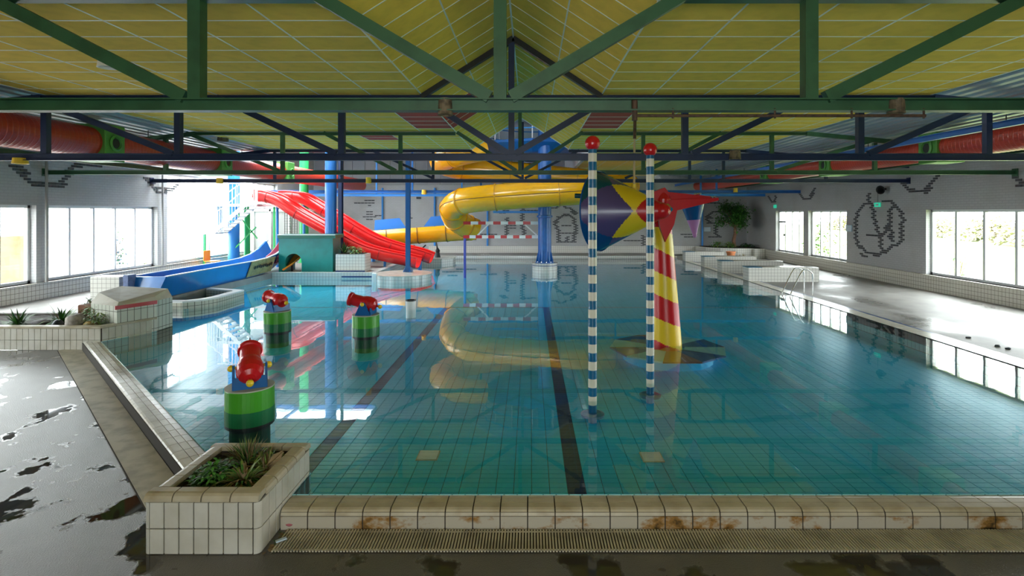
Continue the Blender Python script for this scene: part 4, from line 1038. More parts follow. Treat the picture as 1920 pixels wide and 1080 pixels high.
# ---- red twin slides
def red_slide(pts5, Y, label, end):
    P_ = [aty(380 + x / 4, 300 + y / 4, Y) for x, y in pts5] + end
    path = smooth_path(P_, 5)
    t = thing('water_slide', (path[-1].x, Y, 0.2), label, 'water slide')
    U = [(-.46, .50), (-.47, .22), (-.36, .06), (-.15, .0), (.15, .0), (.36, .06), (.47, .22), (.46, .50), (.41, .50), (.42, .24), (.33, .11), (.14, .05), (-.14, .05), (-.33, .11), (-.42, .24), (-.41, .50)]
    MB().sweep(path, U).build('chute', SLIDERED, t)
    for sd in (-1, 1):
        q = []
        for i, p in enumerate(path):
            d = (path[min(i + 1, len(path) - 1)] - path[max(i - 1, 0)]).normalized(); r = d.cross(Vector((0, 0, 1))).normalized(); u = r.cross(d); q.append(p + r * sd * .435 + u * .5)
        MB().tube(q, .045, 8).build('rolled_lip', SLIDERED, t)
    for i in range(6, len(path) - 3, 9):
        d = (path[i + 1] - path[i - 1]).normalized()
        MB().sweep([path[i] - d * .012, path[i] + d * .012], [(a * 1.04, b_ * 1.03 - .015) for a, b_ in U]).build('joint', mat('joint_dark_red', (.35, .01, .01), .4), t)
    return t, path
ra, pa = red_slide([(405, 312), (480, 322), (560, 350), (700, 440), (890, 548), (1020, 625), (1200, 715), (1400, 768)], 24.6, 'front red open water slide curving down into the pool', [Vector((-5.75, 24.6, .50)), Vector((-5.05, 24.55, .34))])
rb_, pb = red_slide([(600, 318), (680, 318), (760, 336), (900, 418), (1000, 478), (1150, 572), (1300, 652), (1480, 712)], 26.0, 'rear red open water slide parallel to the front one', [Vector((-5.3, 26.0, .62)), Vector((-4.75, 26.0, .42))])
for t, pth, Y in ((ra, pa, 24.6), (rb_, pb, 26.0)):
    for i in (10, 24, 34):
        p = pth[i]; MB().tube([(p.x, Y, ZL if p.x < -6.3 else ZP), (p.x, Y, p.z)], .06, 10).build('support_leg', LBLUE, t)
rl = thing('slide_handrail', (-9, 25.2, 2), 'pale pink pair of rails between the two red slides', 'handrail')
for dz in (.30, .42):
    MB().tube([p + Vector((0, .58, dz)) for p in pa[6:32]], .018, 6).build('rail', mat('pale_pink_rail', (.75, .5, .48), .4), rl)
for i in range(7, 32, 5): MB().tube([pa[i] + Vector((0, .58, -.0)), pa[i] + Vector((0, .58, .42))], .014, 6).build('rail_post', mat('pale_pink_rail', (.7, .5, .5)), rl)

# ---- slide tower: platform, stairs, columns
st = thing('slide_stair', (-12.9, 23.4, ZL), 'white railed staircase climbing to the red slides', 'staircase')
MB().box(-13.7, -12.15, 23.9, 26.4, 3.1, 3.22).build('top_platform', mat('white_grating', (.70, .72, .74), .5), st)
MB().box(-13.75, -13.2, 22.9, 24.0, 1.93, 2.0).build('landing', WHITE, st)
for i in range(8):
    x = -13.2 + i * .165; z = 2.05 + i * .15; MB().box(x, x + .24, 22.95, 23.85, z, z + .035).build('tread', WHITE, st)
for yy in (22.93, 23.87): MB().bar((-13.25, yy, 1.98), (-11.9, yy, 3.16), .04, .16).build('stringer', WHITE, st)
for yy in (22.93, 23.87):
    rp = smooth_path([(-13.7, yy, 2.85), (-13.3, yy, 3.08), (-12.7, yy, 3.6), (-12.1, yy, 4.02), (-11.85, yy, 4.05)], 5)
    MB().tube(rp, .025, 8).build('handrail', WHITE, st)
    for i in range(0, len(rp), 1):
        p = rp[i]; zb = 2.0 if p.x < -13.2 else 2.0 + (p.x + 13.2) * .88
        MB().tube([(p.x, yy, zb), (p.x, yy, p.z)], .012, 6).build('baluster', WHITE, st)
for i in range(10):
    MB().tube([(-13.6 + i * .16, 23.92, 3.22), (-13.6 + i * .16, 23.92, 4.1)], .012, 6).build('baluster', WHITE, st)
MB().tube([(-13.65, 23.92, 4.1), (-12.1, 23.92, 4.1)], .025, 8).build('handrail', WHITE, st)
for x, y in ((-13.6, 22.95), (-13.6, 26.3), (-12.25, 26.3)): MB().bar((x, y, ZL), (x, y, 1.93 if y < 23 else 3.1), .08, .08).build('leg', BRGREEN, st)
for a, b in (((-12.9, 24.05, 2.9), (-11.95, 24.05, 1.7)), ((-12.9, 24.05, 1.3), (-12.0, 24.05, 2.2))): MB().bar(a, b, .04, .05).build('cross_brace', BRGREEN, st)
def column(name, x, y, r, z0, z1, mtl, label):
    t = thing(name, (x, y, z0), label, 'column')
    MB().tube([(x, y, z0), (x, y, z1)], r, 24).build('shaft', mtl, t); MB().cyl((x, y, z0), r * 1.3, .03, 24).build('base_plate', mtl, t)
    MB().lathe([(r, z1 - .3), (r * 1.12, z1 - .28), (r * 1.12, z1 - .2), (r, z1 - .18)], (x, y, 0), n=24).build('collar', mtl, t)
column('steel_column', -13.05, 23.4 + .8, .235, ZL, 7.2, LBLUE, 'light blue round column beside the white staircase')
column('steel_column', -8.66, 23.87, .24, ZL, 7.2, mat('column_blue', (.02, .14, .42), .35), 'thick blue round column rising behind the teal arch box')
column('steel_column', -11.05, 26.85, .21, ZL, 7.2, BRGREEN, 'bright green round column behind the front red slide')
column('steel_column', -12.75, 24.75, .13, ZL, 3.1, BRGREEN, 'slim green column under the slide platform')
tag(MB().box(-8.29, -8.13, 23.70, 23.72, ZL, 5.1).box(-8.29, -8.13, 23.90, 23.92, ZL, 5.1).box(-8.22, -8.20, 23.72, 23.90, ZL, 5.1).build('steel_post', NAVY), 'navy steel post right against the thick blue column', 'post')
cab = thing('changing_cabin', (-11.6, 27.4, ZL), 'grey cabin wall with white posts behind the slide staircase', 'cabin')
for i, (xa, xb) in enumerate(((-13.7, -12.95), (-12.85, -12.0), (-11.9, -10.2))): MB().box(xa, xb, 27.3, 27.36, ZL, 2.9).build('panel', GREY, cab)
for x in (-13.75, -12.9, -11.95, -10.15): MB().bar((x, 27.28, ZL), (x, 27.28, 3.0), .1, .1).build('post', WHITE, cab)
MB().bar((-13.75, 27.28, 2.95), (-10.1, 27.28, 2.95), .1, .12).build('head_rail', WHITE, cab)
net = thing('climbing_net', (-11.6, 26.75, ZL), 'dark knotted climbing net hanging behind the red slides', 'net')
for i in range(6): MB().tube([(-11.95 + i * .12, 26.75, ZL), (-11.95 + i * .12, 26.75, 2.9)], .014, 5).build('rope', BLACK, net)
for j in range(18): MB().tube([(-11.98, 26.75, .6 + j * .13), (-11.32, 26.75, .6 + j * .13)], .011, 5).build('cross_rope', mat('grey_rope', (.2, .2, .19), .8), net)
MB().bar((-12.0, 26.75, 2.9), (-11.3, 26.75, 2.9), .05, .05).build('top_bar', BRGREEN, net)
tag(MB().box(XL + .1, XL + .16, 23.2, 24.4, 1.9, 4.3).build('corrugated_panel', mat('pale_panel', (.6, .66, .72), .5)), 'pale upright panel hanging in front of the tall glazing', 'panel')
ch = thing('plastic_chair', (-13.0, 22.6, ZL), 'orange plastic chair by the tall corner glazing', 'chair')
MB().bbox(-13.3, -12.85, 22.4, 22.85, .82, .86, .015).build('seat', ORANGE, ch); MB().bbox(-13.34, -13.29, 22.4, 22.85, .86, 1.28, .015).build('backrest', ORANGE, ch)
for dx in (-13.27, -12.9):
    for dy in (22.45, 22.8): MB().tube([(dx, dy, ZL), (dx, dy, .82)], .015, 6).build('leg', ORANGE, ch)

# ---- red and white barrier
ba = thing('barrier', (-1.3, 25.2, ZP), 'red and white banded barrier hung between blue post and blue column', 'barrier')
for z, x0, x1, n_ in ((2.36, -3.05, .36, 10), (1.73, -3.05, .36, 12)):
    for i in range(n_):
        a = x0 + (x1 - x0) * i / n_; b_ = x0 + (x1 - x0) * (i + 1) / n_
        MB().box(a, b_, 25.05, 25.13, z - .07, z + .07).build('red_band' if i % 2 == 0 else 'white_band', TOYRED if i % 2 == 0 else WHITE, ba)
for a, b_ in (((-2.4, 25.1, 1.8), (-1.9, 25.1, 2.3)), ((.3, 25.1, 1.8), (-.25, 25.1, 2.3))): MB().bar(a, b_, .05, .06).build('strut', WHITE, ba)
MB().tube([(-2.98, 25.1, ZP), (-2.98, 25.1, 1.66)], .06, 12).build('post', mat('barrier_post_blue', (.02, .05, .35), .35), ba)
MB().bar((-1.7, 25.25, 2.86), (.4, 25.25, 2.86), .08, .1).build('top_rail', LBLUE, ba)

# ---- striped poles
def striped_pole(px, Y, ztop, label):
    X = (px - VX) * Y / FPX; t = thing('striped_pole', (X, Y, ZP), label, 'pole', 'striped poles in the pool')
    MB().lathe([(.001, 0), (.165, 0), (.17, .03), (.12, .05), (.062, .055)], (X, Y, ZP + .10), n=32).build('base_disc', POLEBLUE, t)
    z = .11; k = 0
    MB().tube([(X, Y, ZP), (X, Y, z)], .058, 20).build('foot', POLEBLUE, t)
    while z < ztop - .02:
        z2 = min(z + .1235, ztop)
        MB().tube([(X, Y, z), (X, Y, z2)], .0615, 24).build('white_band' if k % 2 == 0 else 'blue_band', CREAM if k % 2 == 0 else POLEBLUE, t); z = z2; k += 1
    MB().ball((X, Y, ztop + .085), .108, 24).build('ball', TOYRED, t)
striped_pole(1111, 7.84, 3.75, 'nearer blue and cream striped pole with larger red ball')
striped_pole(1219, 8.65, 3.75, 'farther blue and cream striped pole in front of the yellow and red spiral tower')

# ---- spiral tower and tipping buckets
tX, tY = 2.81, 11.25
sw = thing('spiral_tower', (tX, tY, ZP), 'yellow and red spiral striped tower with red arms standing in the pool', 'water toy')
m = MB(); NV, NU = 150, 48; zb, zt_ = ZP, 2.55
V = []
for j in range(NV + 1):
    k = j / NV; z = zb + (zt_ - zb) * k; r = .315 - .13 * k; xo = -.10 * k
    V += [(tX + xo + r * math.cos(2 * PI * i / NU), tY + r * math.sin(2 * PI * i / NU), z) for i in range(NU)]
FA = {0: [], 1: []}
for j in range(NV):
    for i in range(NU):
        z = zb + (zt_ - zb) * (j + .5) / NV; ph = ((z + .11 * math.cos(2 * PI * (i + .5) / NU) - .63) / .93) % 1.0
        FA[1 if ph < .5 else 0].append((j * NU + i, j * NU + (i + 1) % NU, (j + 1) * NU + (i + 1) % NU, (j + 1) * NU + i))
m.add(V, FA[0], 0, True); m.add(V, FA[1], 1, True)
m.build('tower_body', [TOYYEL, TOYRED], sw)
# red head
hx, hz = tX - .10, 2.95
MB().lathe([(.17, 2.50), (.19, 2.62), (.16, 2.95), (.17, 3.12), (.12, 3.25), (.001, 3.29)], (hx, tY, 0), n=24).build('head', TOYRED, sw)
def blade(pts, y0, y1):
    m = MB(); n = len(pts); m.add([(x, y0, z) for x, z in pts] + [(x, y1, z) for x, z in pts], [tuple(range(n)), tuple(reversed(range(n, 2 * n)))] + [(i, n + i, n + (i + 1) % n, (i + 1) % n) for i in range(n)]); return m
q = lambda px, py: ((px - VX) * tY / FPX, H - (py - HY) * tY / FPX)
blade([q(1240, 358), q(1338, 368), q(1338, 373), q(1262, 380), q(1240, 392)], tY + .10, tY + .16).build('arm', TOYRED, sw)
blade([q(1240, 376), q(1342, 371), q(1343, 376), q(1268, 394), q(1240, 400)], tY - .16, tY - .10).build('arm', TOYRED, sw)
blade([q(1226, 392), q(1262, 392), q(1256, 420), q(1240, 452), q(1230, 424)], tY - .34, tY - .24).build('hanging_lobe', TOYRED, sw)
blade([q(1224, 360), q(1244, 352), q(1252, 362), q(1250, 386), q(1224, 386)], tY - .12, tY + .12).build('hub_block', TOYRED, sw)
for px, py in ((1308, 364), (1336, 370)): a = q(px, py); MB().tube([(a[0], tY - .2, a[1]), (a[0], tY + .2, a[1])], .02, 8).build('axle', STEEL, sw)
MB().tube([(hx + .02, tY - .3, 2.98), (hx + .05, tY - .45, 2.9)], .05, 10).build('pivot_pin', STEEL, sw)
# star base under water
sbm = MB(); R1, R2 = 1.18, .35
for k in range(10):
    a0, a1 = k * 2 * PI / 10, (k + 1) * 2 * PI / 10
    P4 = [(tX + R2 * math.cos(a0), tY + R2 * math.sin(a0)), (tX + R1 * math.cos(a0), tY + R1 * math.sin(a0)), (tX + R1 * math.cos(a1), tY + R1 * math.sin(a1)), (tX + R2 * math.cos(a1), tY + R2 * math.sin(a1))]
    sbm.prism(P4, .06, .09, (0, 1, 2, 0, 1)[k % 5])
sbm.build('star_base', [CONEBLUE, mat('base_pale_blue', (.25, .55, .62), .4), mat('base_brown_red', (.24, .07, .03), .4)], sw)
MB().cyl((tX, tY, ZP), .9, .06 - ZP, 24).build('base_foot', POOLBLUE, sw)
# big bucket
def bucket(name, apex, rimc, R, mats, fn, label, knob=True):
    apex, rimc = Vector(apex), Vector(rimc); ax = (rimc - apex); L = ax.length
    t = thing(name, rimc, label, 'bucket')
    NV = 90; prof = []
    for j in range(NV + 1):
        k = j / NV; r = R * (.19 + (k - .12) / .88 * .81)
        if k < .12: r = R * .19 * math.sqrt(max(0, 1 - ((.12 - k) / .12) ** 2)) + .003
        prof.append((max(.003, r), L * k))
    MB().lathe(prof, apex, ax, 144, matfn=lambda i, k, n: fn((i + .5) / NV, 2 * PI * (k + .5) / n)).build('shell', mats, t)
    MB().lathe([(R - .03, L - .02), (R - .03, L + .012), (R + .012, L + .012), (R + .012, L - .02)], apex, ax, 72).build('rim', mats[-1], t)
    return t, ax.normalized()
def pat(k, th):
    d = math.degrees(th) % 360; d = d - 360 if d > 180 else d
    pm = ((d + 60) % 120) - 60; u = abs(pm) / 60
    if k < .27 + .10 * (1 - u): return 0
    ty = .40 + .32 * u ** 1.3
    if k < ty: return 1
    if k < .70 and u < .98: return 2
    if u < 1 - (k - .70) / .36: return 2
    return 3 if (d > 0) else 4
apx, rmc = aty(1257, 395, 10.25), aty(1124, 396, 11.08)
bk, axd = bucket('tipping_bucket', apx, rmc, .80, [TOYRED, TOYYEL, PURPLE, TEAL, CONEBLUE], pat, 'big cone-shaped tipping bucket with red nose, yellow band and purple diamond')
MB().tube([aty(1100, 368, 11.2), aty(1078, 367, 11.25)], .05, 10).build('side_handle', TEAL, bk)
MB().tube([aty(1188, 345, 10.75), aty(1188, 352, 10.75)], .04, 10).build('rope_eye', TOYYEL, bk)
a2, r2 = aty(1303, 446, 11.7), aty(1298, 381, 11.7)
b2, _ = bucket('tipping_bucket', a2, r2, .25, [LILAC, CONEBLUE], lambda k, th: 0 if k < .52 else 1, 'small lilac and blue tipping bucket hanging from the red arms')
MB().tube([r2 + Vector((0, 0, 0)), r2 + Vector((0, -.3, .17))], .02, 8).build('hanger', STEEL, b2)
rp_ = thing('rope', (2.02, 10.75, 3.4), 'pale rope holding the big tipping bucket from the roof', 'rope')
MB().tube([aty(1189, 347, 10.75), aty(1190, 225, 10.75), aty(1191, 190, 10.75), aty(1191, 183, 10.75)], .022, 8).build('strand', ROPE, rp_)
MB().tube([aty(1191, 185, 10.72), aty(1190, 260, 10.72)], .032, 8).build('rusty_sleeve', RUST, rp_)
pi_ = thing('water_pipe', (3, 5.72, 3.84), 'thin rusty pipe clipped under the green truss on the right', 'pipe')
MB().tube([aty(1192, 217, 5.66), aty(1735, 217, 5.66)], .016, 8).build('run', RUST, pi_)
for px in (1192, 1262, 1453, 1597, 1732): MB().tube([aty(px, 222, 5.66), aty(px, 203, 5.66)], .012, 6).build('clip', RUST, pi_)
MB().tube([aty(1190, 226, 5.66), aty(1190, 188, 5.66)], .03, 8).build('valve', RUST, pi_)

# ---- water cannons
def cannon(X, Y, az, el, label, flip=1):
    t = thing('water_cannon', (X, Y, ZP), label, 'water toy', 'water cannons in the pool')
    MB().cyl((X, Y, ZP), .235, .33, 36).build('foot', BLACK, t)
    MB().lathe([(.001, .16), (.285, .16), (.288, .22), (.001, .22)], (X, Y, 0), n=40).build('black_skirt', BLACK, t)
    MB().lathe([(.001, .20), (.289, .20), (.291, .38), (.001, .38)], (X, Y, 0), n=40).build('lower_drum', TOYDGREEN, t)
    MB().lathe([(.001, .37), (.287, .37), (.285, .62), (.275, .64), (.001, .64)], (X, Y, 0), n=40).build('upper_drum', TOYGREEN, t)
    MB().lathe([(.276, .635), (.288, .63), (.288, .645), (.20, .648), (.001, .648)], (X, Y, 0), n=40).build('drum_top', mat('worn_rim', (.42, .45, .36), .6), t)
    d = Vector((math.cos(az), math.sin(az), 0)); s = Vector((-d.y, d.x, 0)); up = Vector((0, 0, 1)); c = Vector((X, Y, .645))
    pv = c + up * .24
    brk = MB()
    for sg in (-1, 1):
        o = s * sg * .185; q = s * .014
        prof = [(-.17, 0), (.17, 0), (.06, .24), (.03, .28), (-.03, .28), (-.06, .24)]
        P_ = [c + o + d * a + up * h for a, h in prof]; n = len(prof)
        brk.add([p - q for p in P_] + [p + q for p in P_], [tuple(range(n)), tuple(reversed(range(n, 2 * n)))] + [(i, n + i, n + (i + 1) % n, (i + 1) % n) for i in range(n)])
    brk.bar(c - s * .19 + up * .012, c + s * .19 + up * .012, .34, .024); brk.bar(c - s * .19 - d * .165 + up * .08, c + s * .19 - d * .165 + up * .08, .02, .15)
    brk.build('bracket', TOYBLUE, t)
    ax = (d * math.cos(el) + up * math.sin(el)).normalized()
    bar = MB().lathe([(.001, -.25), (.07, -.24), (.125, -.205), (.155, -.14), (.163, -.06), (.152, .02), (.130, .09), (.125, .22), (.128, .34), (.10, .34), (.095, .1)], pv, ax, 32).build('barrel', TOYRED, t)
    MB().lathe([(.128, .30), (.148, .31), (.150, .36), (.138, .375), (.105, .375), (.10, .33)], pv, ax, 32).build('muzzle_ring', TOYRED, bar)
    MB().lathe([(.001, .2), (.098, .2), (.098, .201)], pv, ax, 20).build('bore', BLACK, bar)
    MB().tube([pv + ax * -.25, pv + ax * -.31], .025, 8).build('rear_neck', TOYRED, bar)
    MB().ball(pv - ax * .325, .045, 16).build('rear_knob', TOYYEL, bar)
    MB().tube([pv + ax * .34 + up * .13, pv + ax * .34 + up * .165], .008, 6).build('sight', BLACK, bar)
    for sg in (-1, 1): MB().ball(pv + s * sg * .215, .042, 16).build('pivot_knob', TOYYEL, t)
    MB().tube([pv - s * .21, pv + s * .21], .02, 8).build('axle', TOYYEL, t)
cannon(-3.57, 7.0, math.radians(117), math.radians(24), 'nearest red water cannon on green drum, seen from behind')
cannon(-5.68, 12.35, math.radians(148), math.radians(8), 'red water cannon on green drum farthest to the left, turned away')
cannon(-3.56, 11.9, math.radians(176), math.radians(14), 'red water cannon on green drum shown side-on, muzzle to the left')
sk = thing('overflow_cup', (-3.3, 15.2, ZP), 'small white overflow cup with dark rim standing in the water', 'overflow')
MB().lathe([(.13, ZP), (.14, .40), (.12, .40), (.11, .1)], (-3.3, 15.2, 0), n=24).build('cup', WHITE, sk); MB().lathe([(.10, .37), (.142, .40), (.142, .43), (.10, .43)], (-3.3, 15.2, 0), n=24).build('rim', BLACK, sk)

# ---- ladder
ld = thing('pool_ladder', (8.7, 17.9, ZR), 'stainless steel pool ladder with two curved handrails', 'ladder')
for yy in (17.45, 18.0):
    MB().tube(smooth_path([(8.98, yy, .15), (8.98, yy, .80), (8.92, yy, .95), (8.78, yy, 1.02), (8.62, yy, .94), (8.30, yy, .30), (8.22, yy, .05), (8.22, yy, -.12)], 5), .021, 10).build('handrail', STEEL, ld)
for z in (.02, -.1): MB().bar((8.23, 17.45, z), (8.23, 18.0, z), .08, .025).build('step', STEEL, ld)

# ---- white tiled blocks on the right
for k, (ya, x1, zt2, lab) in enumerate(((21.3, 11.2, .70, 'nearest white tiled bench block on the right deck'), (24.3, 11.2, .68, 'second white tiled bench block on the right deck'), (26.7, 11.0, .68, 'third white tiled bench block on the right deck'), (30.0, 10.6, .68, 'farthest white tiled bench block on the right, beside the tree planter'))):
    t = thing('tiled_bench', (9.8, ya, ZR), lab, 'bench', 'tiled bench blocks on the right')
    MB().box(8.47, x1, ya, ya + .55, ZP, zt2).build('bench_body', FARTILE, t)
    MB().box(8.44, 9.0, ya - .004, ya + .56, zt2, zt2 + .02).build('blue_cap_tiles', mat('cap_blue_tile', (.03, .16, .26), .3), t)
    MB().box(9.0, x1 - .5, ya - .004, ya + .56, zt2, zt2 + .02).build('top_slab', TILE, t)
# ---- tree planter in the far right corner
tp2 = thing('tiled_planter', (12.1, 33, ZR), 'curved white planter wall around the indoor tree', 'planter')
cv = [(10.4, 34.5), (10.7, 33.4), (11.3, 32.7), (12.2, 32.3), (13.1, 32.3), (13.1, 32.0), (13.7, 32.0), (13.7, 34.5)]
MB().prism(cv, ZR, .72).build('planter_wall', FARTILE, tp2)
MB().prism([(10.6, 34.4), (10.9, 33.5), (11.45, 32.9), (12.3, 32.5), (13.6, 32.5), (13.6, 34.4)], .72, .75).build('soil', SOIL, tp2)
def indoor_tree(base, ztop, label):
    t = thing('indoor_tree', base, label, 'tree'); b0 = Vector(base)
    fork = b0 + Vector((.06, 0, 1.15))
    MB().tube([b0, b0 + Vector((-.04, 0, .4)), b0 + Vector((.05, 0, .8)), fork], [.13, .11, .10, .09], 10).build('trunk', BARK, t)
    m = MB(); s = MB(); cents = []
    for i in range(16):
        a = rnd(0, 6.28); k = rnd(.3, .85); e = Vector((b0.x + k * math.cos(a) * 1.0, b0.y + k * math.sin(a), rnd(b0.z + 1.35, ztop - .45))); cents.append(e); s.tube([fork, fork.lerp(e, .5) + Vector((0, 0, .1)), e], [.05, .03, .012], 6)
    s.build('branches', BARK, t)
    for e in cents:
        for i in range(230):
            v = Vector((random.gauss(0, .2), random.gauss(0, .2), random.gauss(0, .18))); leaf_strip(m, e + v, rnd(0, 6.28), rnd(-.6, .8), rnd(.12, .2), rnd(.06, .1), .6, random.randrange(3), 2)
    m.build('crown', [LEAF, LEAFD, LEAF], t)
indoor_tree((12.3, 33.1, .75), 3.65, 'leafy indoor tree in the far right corner planter')
for k, (x, y, lab) in enumerate(((11.3, 33.3, 'bright green ground plants left of the indoor tree'), (12.0, 33.0, 'green shrub at the foot of the indoor tree'), (13.1, 33.2, 'low dark shrub right of the indoor tree'))):
    bushy('shrub', (x, y, .75), .5, .35, (.42, .35, .25)[k], 260, .07, lab, [LEAF, LEAF2] if k < 2 else [LEAFD, LEAF])
t = thing('flower_pot', (11.55, 31.6, ZR), 'orange terracotta pot in front of the curved planter', 'pot')
MB().lathe([(.001, 0), (.17, 0), (.24, .38), (.26, .38), (.26, .45), (.21, .45), (.20, .40), (.001, .40)], (11.55, 31.6, ZR), n=20).build('pot', TERRA, t)
bushy('pot_plant', (12.1, 31.3, ZR), .28, .25, .35, 120, .06, 'small olive green plant on the deck before the curved planter', [LEAF2, DRY])

# ---- far wall pipes, signs, lamps
for k, (px, top) in enumerate(((717, 366), (815, 362), (914, 392), (1317, 350))):
    X = (px - VX) * 34.9 / FPX
    tag(MB().tube([(X, 34.9, .72), (X, 34.9, 4.4)], .06, 8).build('wall_pipe', LBLUE), ('blue upright pipe on the far wall above the rear red slide', 'blue upright pipe on the far wall between the blue splash boards', 'blue upright pipe on the far wall behind the red and white barrier', 'blue upright pipe on the far wall left of the indoor tree')[k], 'pipe', 'upright wall pipes')
def sign(name, p, wy, hz, axis, mtl, label, cat='sign'):
    t = thing(name, p, label, cat); d = .02
    if axis == 'x': MB().bbox(p.x - d, p.x + d, p.y - wy / 2, p.y + wy / 2, p.z - hz / 2, p.z + hz / 2, .005).build('plate', mtl, t)
    else: MB().bbox(p.x - wy / 2, p.x + wy / 2, p.y - d, p.y + d, p.z - hz / 2, p.z + hz / 2, .005).build('plate', mtl, t)
    return t
ex = bpy.data.materials.new('lit_exit_green'); ex.use_nodes = True; eb_ = ex.node_tree.nodes['Principled BSDF']; eb_.inputs['Base Color'].default_value = (.02, .5, .3, 1); eb_.inputs['Emission Color'].default_value = (.05, .8, .5, 1); eb_.inputs['Emission Strength'].default_value = .12
p = atx(1645, 384, XR - .06); t = sign('exit_sign', p, .36, .17, 'x', ex, 'small lit green exit sign above the brick figure', 'exit sign')
MB().bar((p.x - .026, p.y + .12, p.z), (p.x - .026, p.y - .08, p.z), .004, .04).bar((p.x - .026, p.y - .02, p.z + .05), (p.x - .026, p.y - .1, p.z), .004, .03).bar((p.x - .026, p.y - .02, p.z - .05), (p.x - .026, p.y - .1, p.z), .004, .03).build('arrow', WHITE, t)
MB().tube([(p.x, p.y - .03, p.z + .11), (p.x, p.y - .03, p.z + .5)], .008, 6).build('cable', BLACK, t)
p = atx(1453, 387, XR - .06); sign('exit_sign', p, .3, .18, 'x', ex, 'tiny green exit sign above the garden door', 'exit sign')
p = atx(1652, 357, XR - .18); t = thing('wall_speaker', p, 'black horn loudspeaker on the right wall above the exit sign', 'loudspeaker')
MB().lathe([(.05, 0), (.07, .08), (.15, .24), (.17, .26), (.13, .24), (.04, .1)], p + Vector((.12, .0, .05)), (-.9, -.5, -.15), 18).build('horn', BLACK, t)
MB().bar(p + Vector((.18, 0, .05)), p + Vector((.1, 0, .05)), .08, .08).build('bracket', BLACK, t)
LSIGN = mat('pale_blue_sign', (.50, .66, .74), .4)
for p, ax, lab in ((atx(1592, 428, XR - .03), 'x', 'pale blue notice beside the right wall windows'), (aty(1326, 430, YF - .03), 'y', 'pale blue notice on the far wall by the indoor tree')):
    t = sign('notice', p, .42, .28, ax, LSIGN, lab)
    for k in range(3):
        z = p.z + .07 - k * .07
        (MB().box(p.x - .024, p.x - .02, p.y - .15, p.y + .15, z - .012, z + .012) if ax == 'x' else MB().box(p.x - .15, p.x + .15, p.y - .024, p.y - .02, z - .012, z + .012)).build('text_line', WHITE, t)
for k, (px, py) in enumerate(((662, 367), (785, 371))):
    p = aty(px, py, YF - .05); tag(MB().bbox(p.x - .14, p.x + .14, YF - .1, YF - .01, p.z - .06, p.z + .06, .01).build('wall_vent', LAMPWHITE if k == 0 else DKSTEEL), ('white wall vent above the rear red slide', 'dark wall vent above the yellow open run')[k], 'vent')
def beam_lamp(px, py, Y, r, h, mtl, label):
    p = aty(px, py, Y); t = thing('downlight', p, label, 'lamp')
    MB().lathe([(.001, h), (r * .9, h), (r, 0), (r * 1.05, -.01), (r * .9, -.015), (r * .8, .0), (r * .7, .04), (.001, .05)], p, n=20).build('housing', mtl, t)
    MB().lathe([(.001, .02), (r * .75, .02), (r * .75, .03), (.001, .03)], p, n=16).build('lens', LAMPWHITE, t)
    return t
beam_lamp(203, 126, 8.35, .14, .14, LAMPWHITE, 'round white downlight under the yellow panels on the left')
beam_lamp(835, 214, 5.70, .078, .16, RUSTPLATE, 'round lamp clamped under the green truss left of the ridge')
beam_lamp(418, 264, 17.0, .16, .2, RUSTPLATE, 'brown box lamp under the yellow panels above the red duct')
beam_lamp(38, 306, 10.7, .13, .10, LAMPYEL, 'yellow lamp under the navy truss at the far left')
beam_lamp(412, 343, 19.95, .12, .17, LAMPYEL, 'yellow lamp on the fourth truss above the staircase')
beam_lamp(691, 343, 19.95, .10, .20, LAMPYEL, 'yellow lamp on the fourth truss above the red slides')
beam_lamp(795, 364, 27.9, .12, .22, LAMPYEL, 'yellow lamp on the blue beam left of the yellow tube')
beam_lamp(1378, 298, 10.62, .11, .16, RUSTPLATE, 'rusty lamp on the navy truss right of the striped poles')
beam_lamp(1680, 211, 5.70, .085, .14, RUSTPLATE, 'rusty lamp on the near green truss at the right')
beam_lamp(1379, 360, 27.9, .11, .2, LAMPYEL, 'yellow lamp on the blue beam near the right wall')
# debris on the right deck
for k, (px, py) in enumerate(((1815, 634), (1870, 650), (1890, 655))):
    p = onz(px, py, ZR); rock('debris', (p.x, p.y, ZR), .05, .04, .025, DKSTEEL, ('small dark crumb on the right deck nearest the brick figure', 'small dark crumb in the middle of the right deck', 'small dark crumb on the right deck nearest the frame edge')[k], 20 + k)
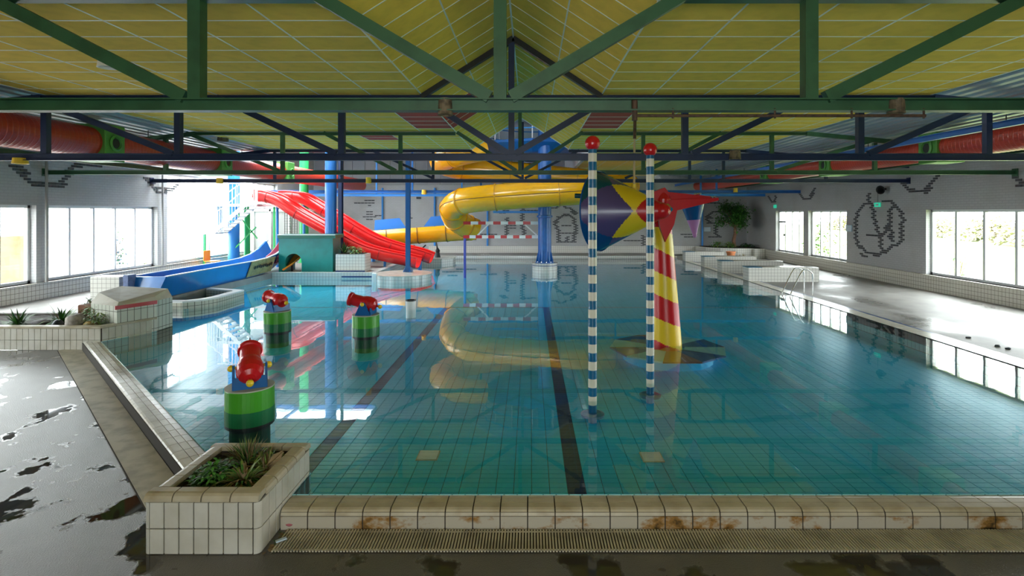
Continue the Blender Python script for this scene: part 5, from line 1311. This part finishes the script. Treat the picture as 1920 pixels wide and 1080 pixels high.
# ---- outside trees and shrubs
def bare_tree(base, h, label, seed):
    rs_ = random.Random(seed); t = thing('bare_tree', base, label, 'tree', 'bare trees beyond the lawn'); b0 = Vector(base)
    MB().tube([b0, b0 + Vector((rs_.uniform(-.2, .2), 0, h * .5)), b0 + Vector((rs_.uniform(-.4, .4), 0, h))], [.38, .26, .08], 8).build('trunk', GREYBARK, t)
    m = MB()
    for i in range(46):
        z = h * rs_.uniform(.18, .98); a = rs_.uniform(0, 6.28); L = (h - z) * .35 + 1.0; p = b0 + Vector((0, 0, z)); e = p + Vector((math.cos(a) * L, math.sin(a) * L, L * rs_.uniform(.5, 1.1)))
        m.tube([p, p.lerp(e, .5) + Vector((0, 0, .1)), e], [.09, .05, .02], 5, caps=False)
        for j in range(4):
            q = p.lerp(e, rs_.uniform(.35, .95)); a2 = a + rs_.uniform(-1.2, 1.2); l2 = L * .45
            m.tube([q, q + Vector((math.cos(a2) * l2, math.sin(a2) * l2, l2 * rs_.uniform(.2, 1)))], [.035, .012], 4, caps=False)
    m.build('branches', GREYBARK, t)
for k, (x, y, h) in enumerate(((46, 38, 11), (52, 44, 12), (48, 52, 10), (55, 60, 13), (50, 68, 11), (58, 76, 12), (54, 88, 12), (60, 100, 12))):
    bare_tree((x, y, -.02), h, ['first', 'second', 'third', 'fourth', 'fifth', 'sixth', 'seventh', 'eighth'][k] + ' bare tree beyond the lawn counted from the near end of the tree row', 40 + k)
def hedge(c, rx, ry, rz, n, label):
    bushy('hedge_bush', c, rx, ry, rz, n, .35, label, [mat('hedge_leaf', (.36, .37, .20), .8, var=.4, vscale=3), mat('hedge_twig', (.48, .40, .32), .8)], 'bush', 'bushes beyond the lawn')
for k, (x, y) in enumerate(((44, 36), (47, 45), (50, 54), (52, 64), (54, 76), (56, 90))):
    hedge((x - 5, y, -.02), 2.4, 4.2, 2.6, 900, ['first', 'second', 'third', 'fourth', 'fifth', 'sixth'][k] + ' brown green bush of the hedge row beyond the lawn from its near end')
bushy('garden_shrub', (15.5, 29.5, -.02), 1.0, 1.2, 2.6, 700, .12, 'green yellow shrub outside the door window on the right', [LEAF2, LEAF], 'bush')
bushy('garden_shrub', (15.4, 25.6, -.02), .9, 1.0, 2.2, 500, .12, 'loose green shrub outside the four-pane window on the right', [LEAF2, DRY], 'bush')
bushy('garden_shrub', (15.2, 19.6, -.02), .5, .5, 1.6, 160, .1, 'thin sprig outside the wide right window', [LEAF2, LEAF], 'bush')
bushy('garden_shrub', (-15.6, 22.6, .2), .5, .5, .9, 260, .1, 'round green shrub outside the tall corner glazing', [LEAF, LEAF2], 'bush')
bushy('garden_shrub', (-15.3, 20.4, .2), .3, .35, 2.4, 260, .09, 'tall bluish climber outside the five-pane left window', [LEAFD, mat('blue_leaf', (.12, .18, .25), .6)], 'bush')
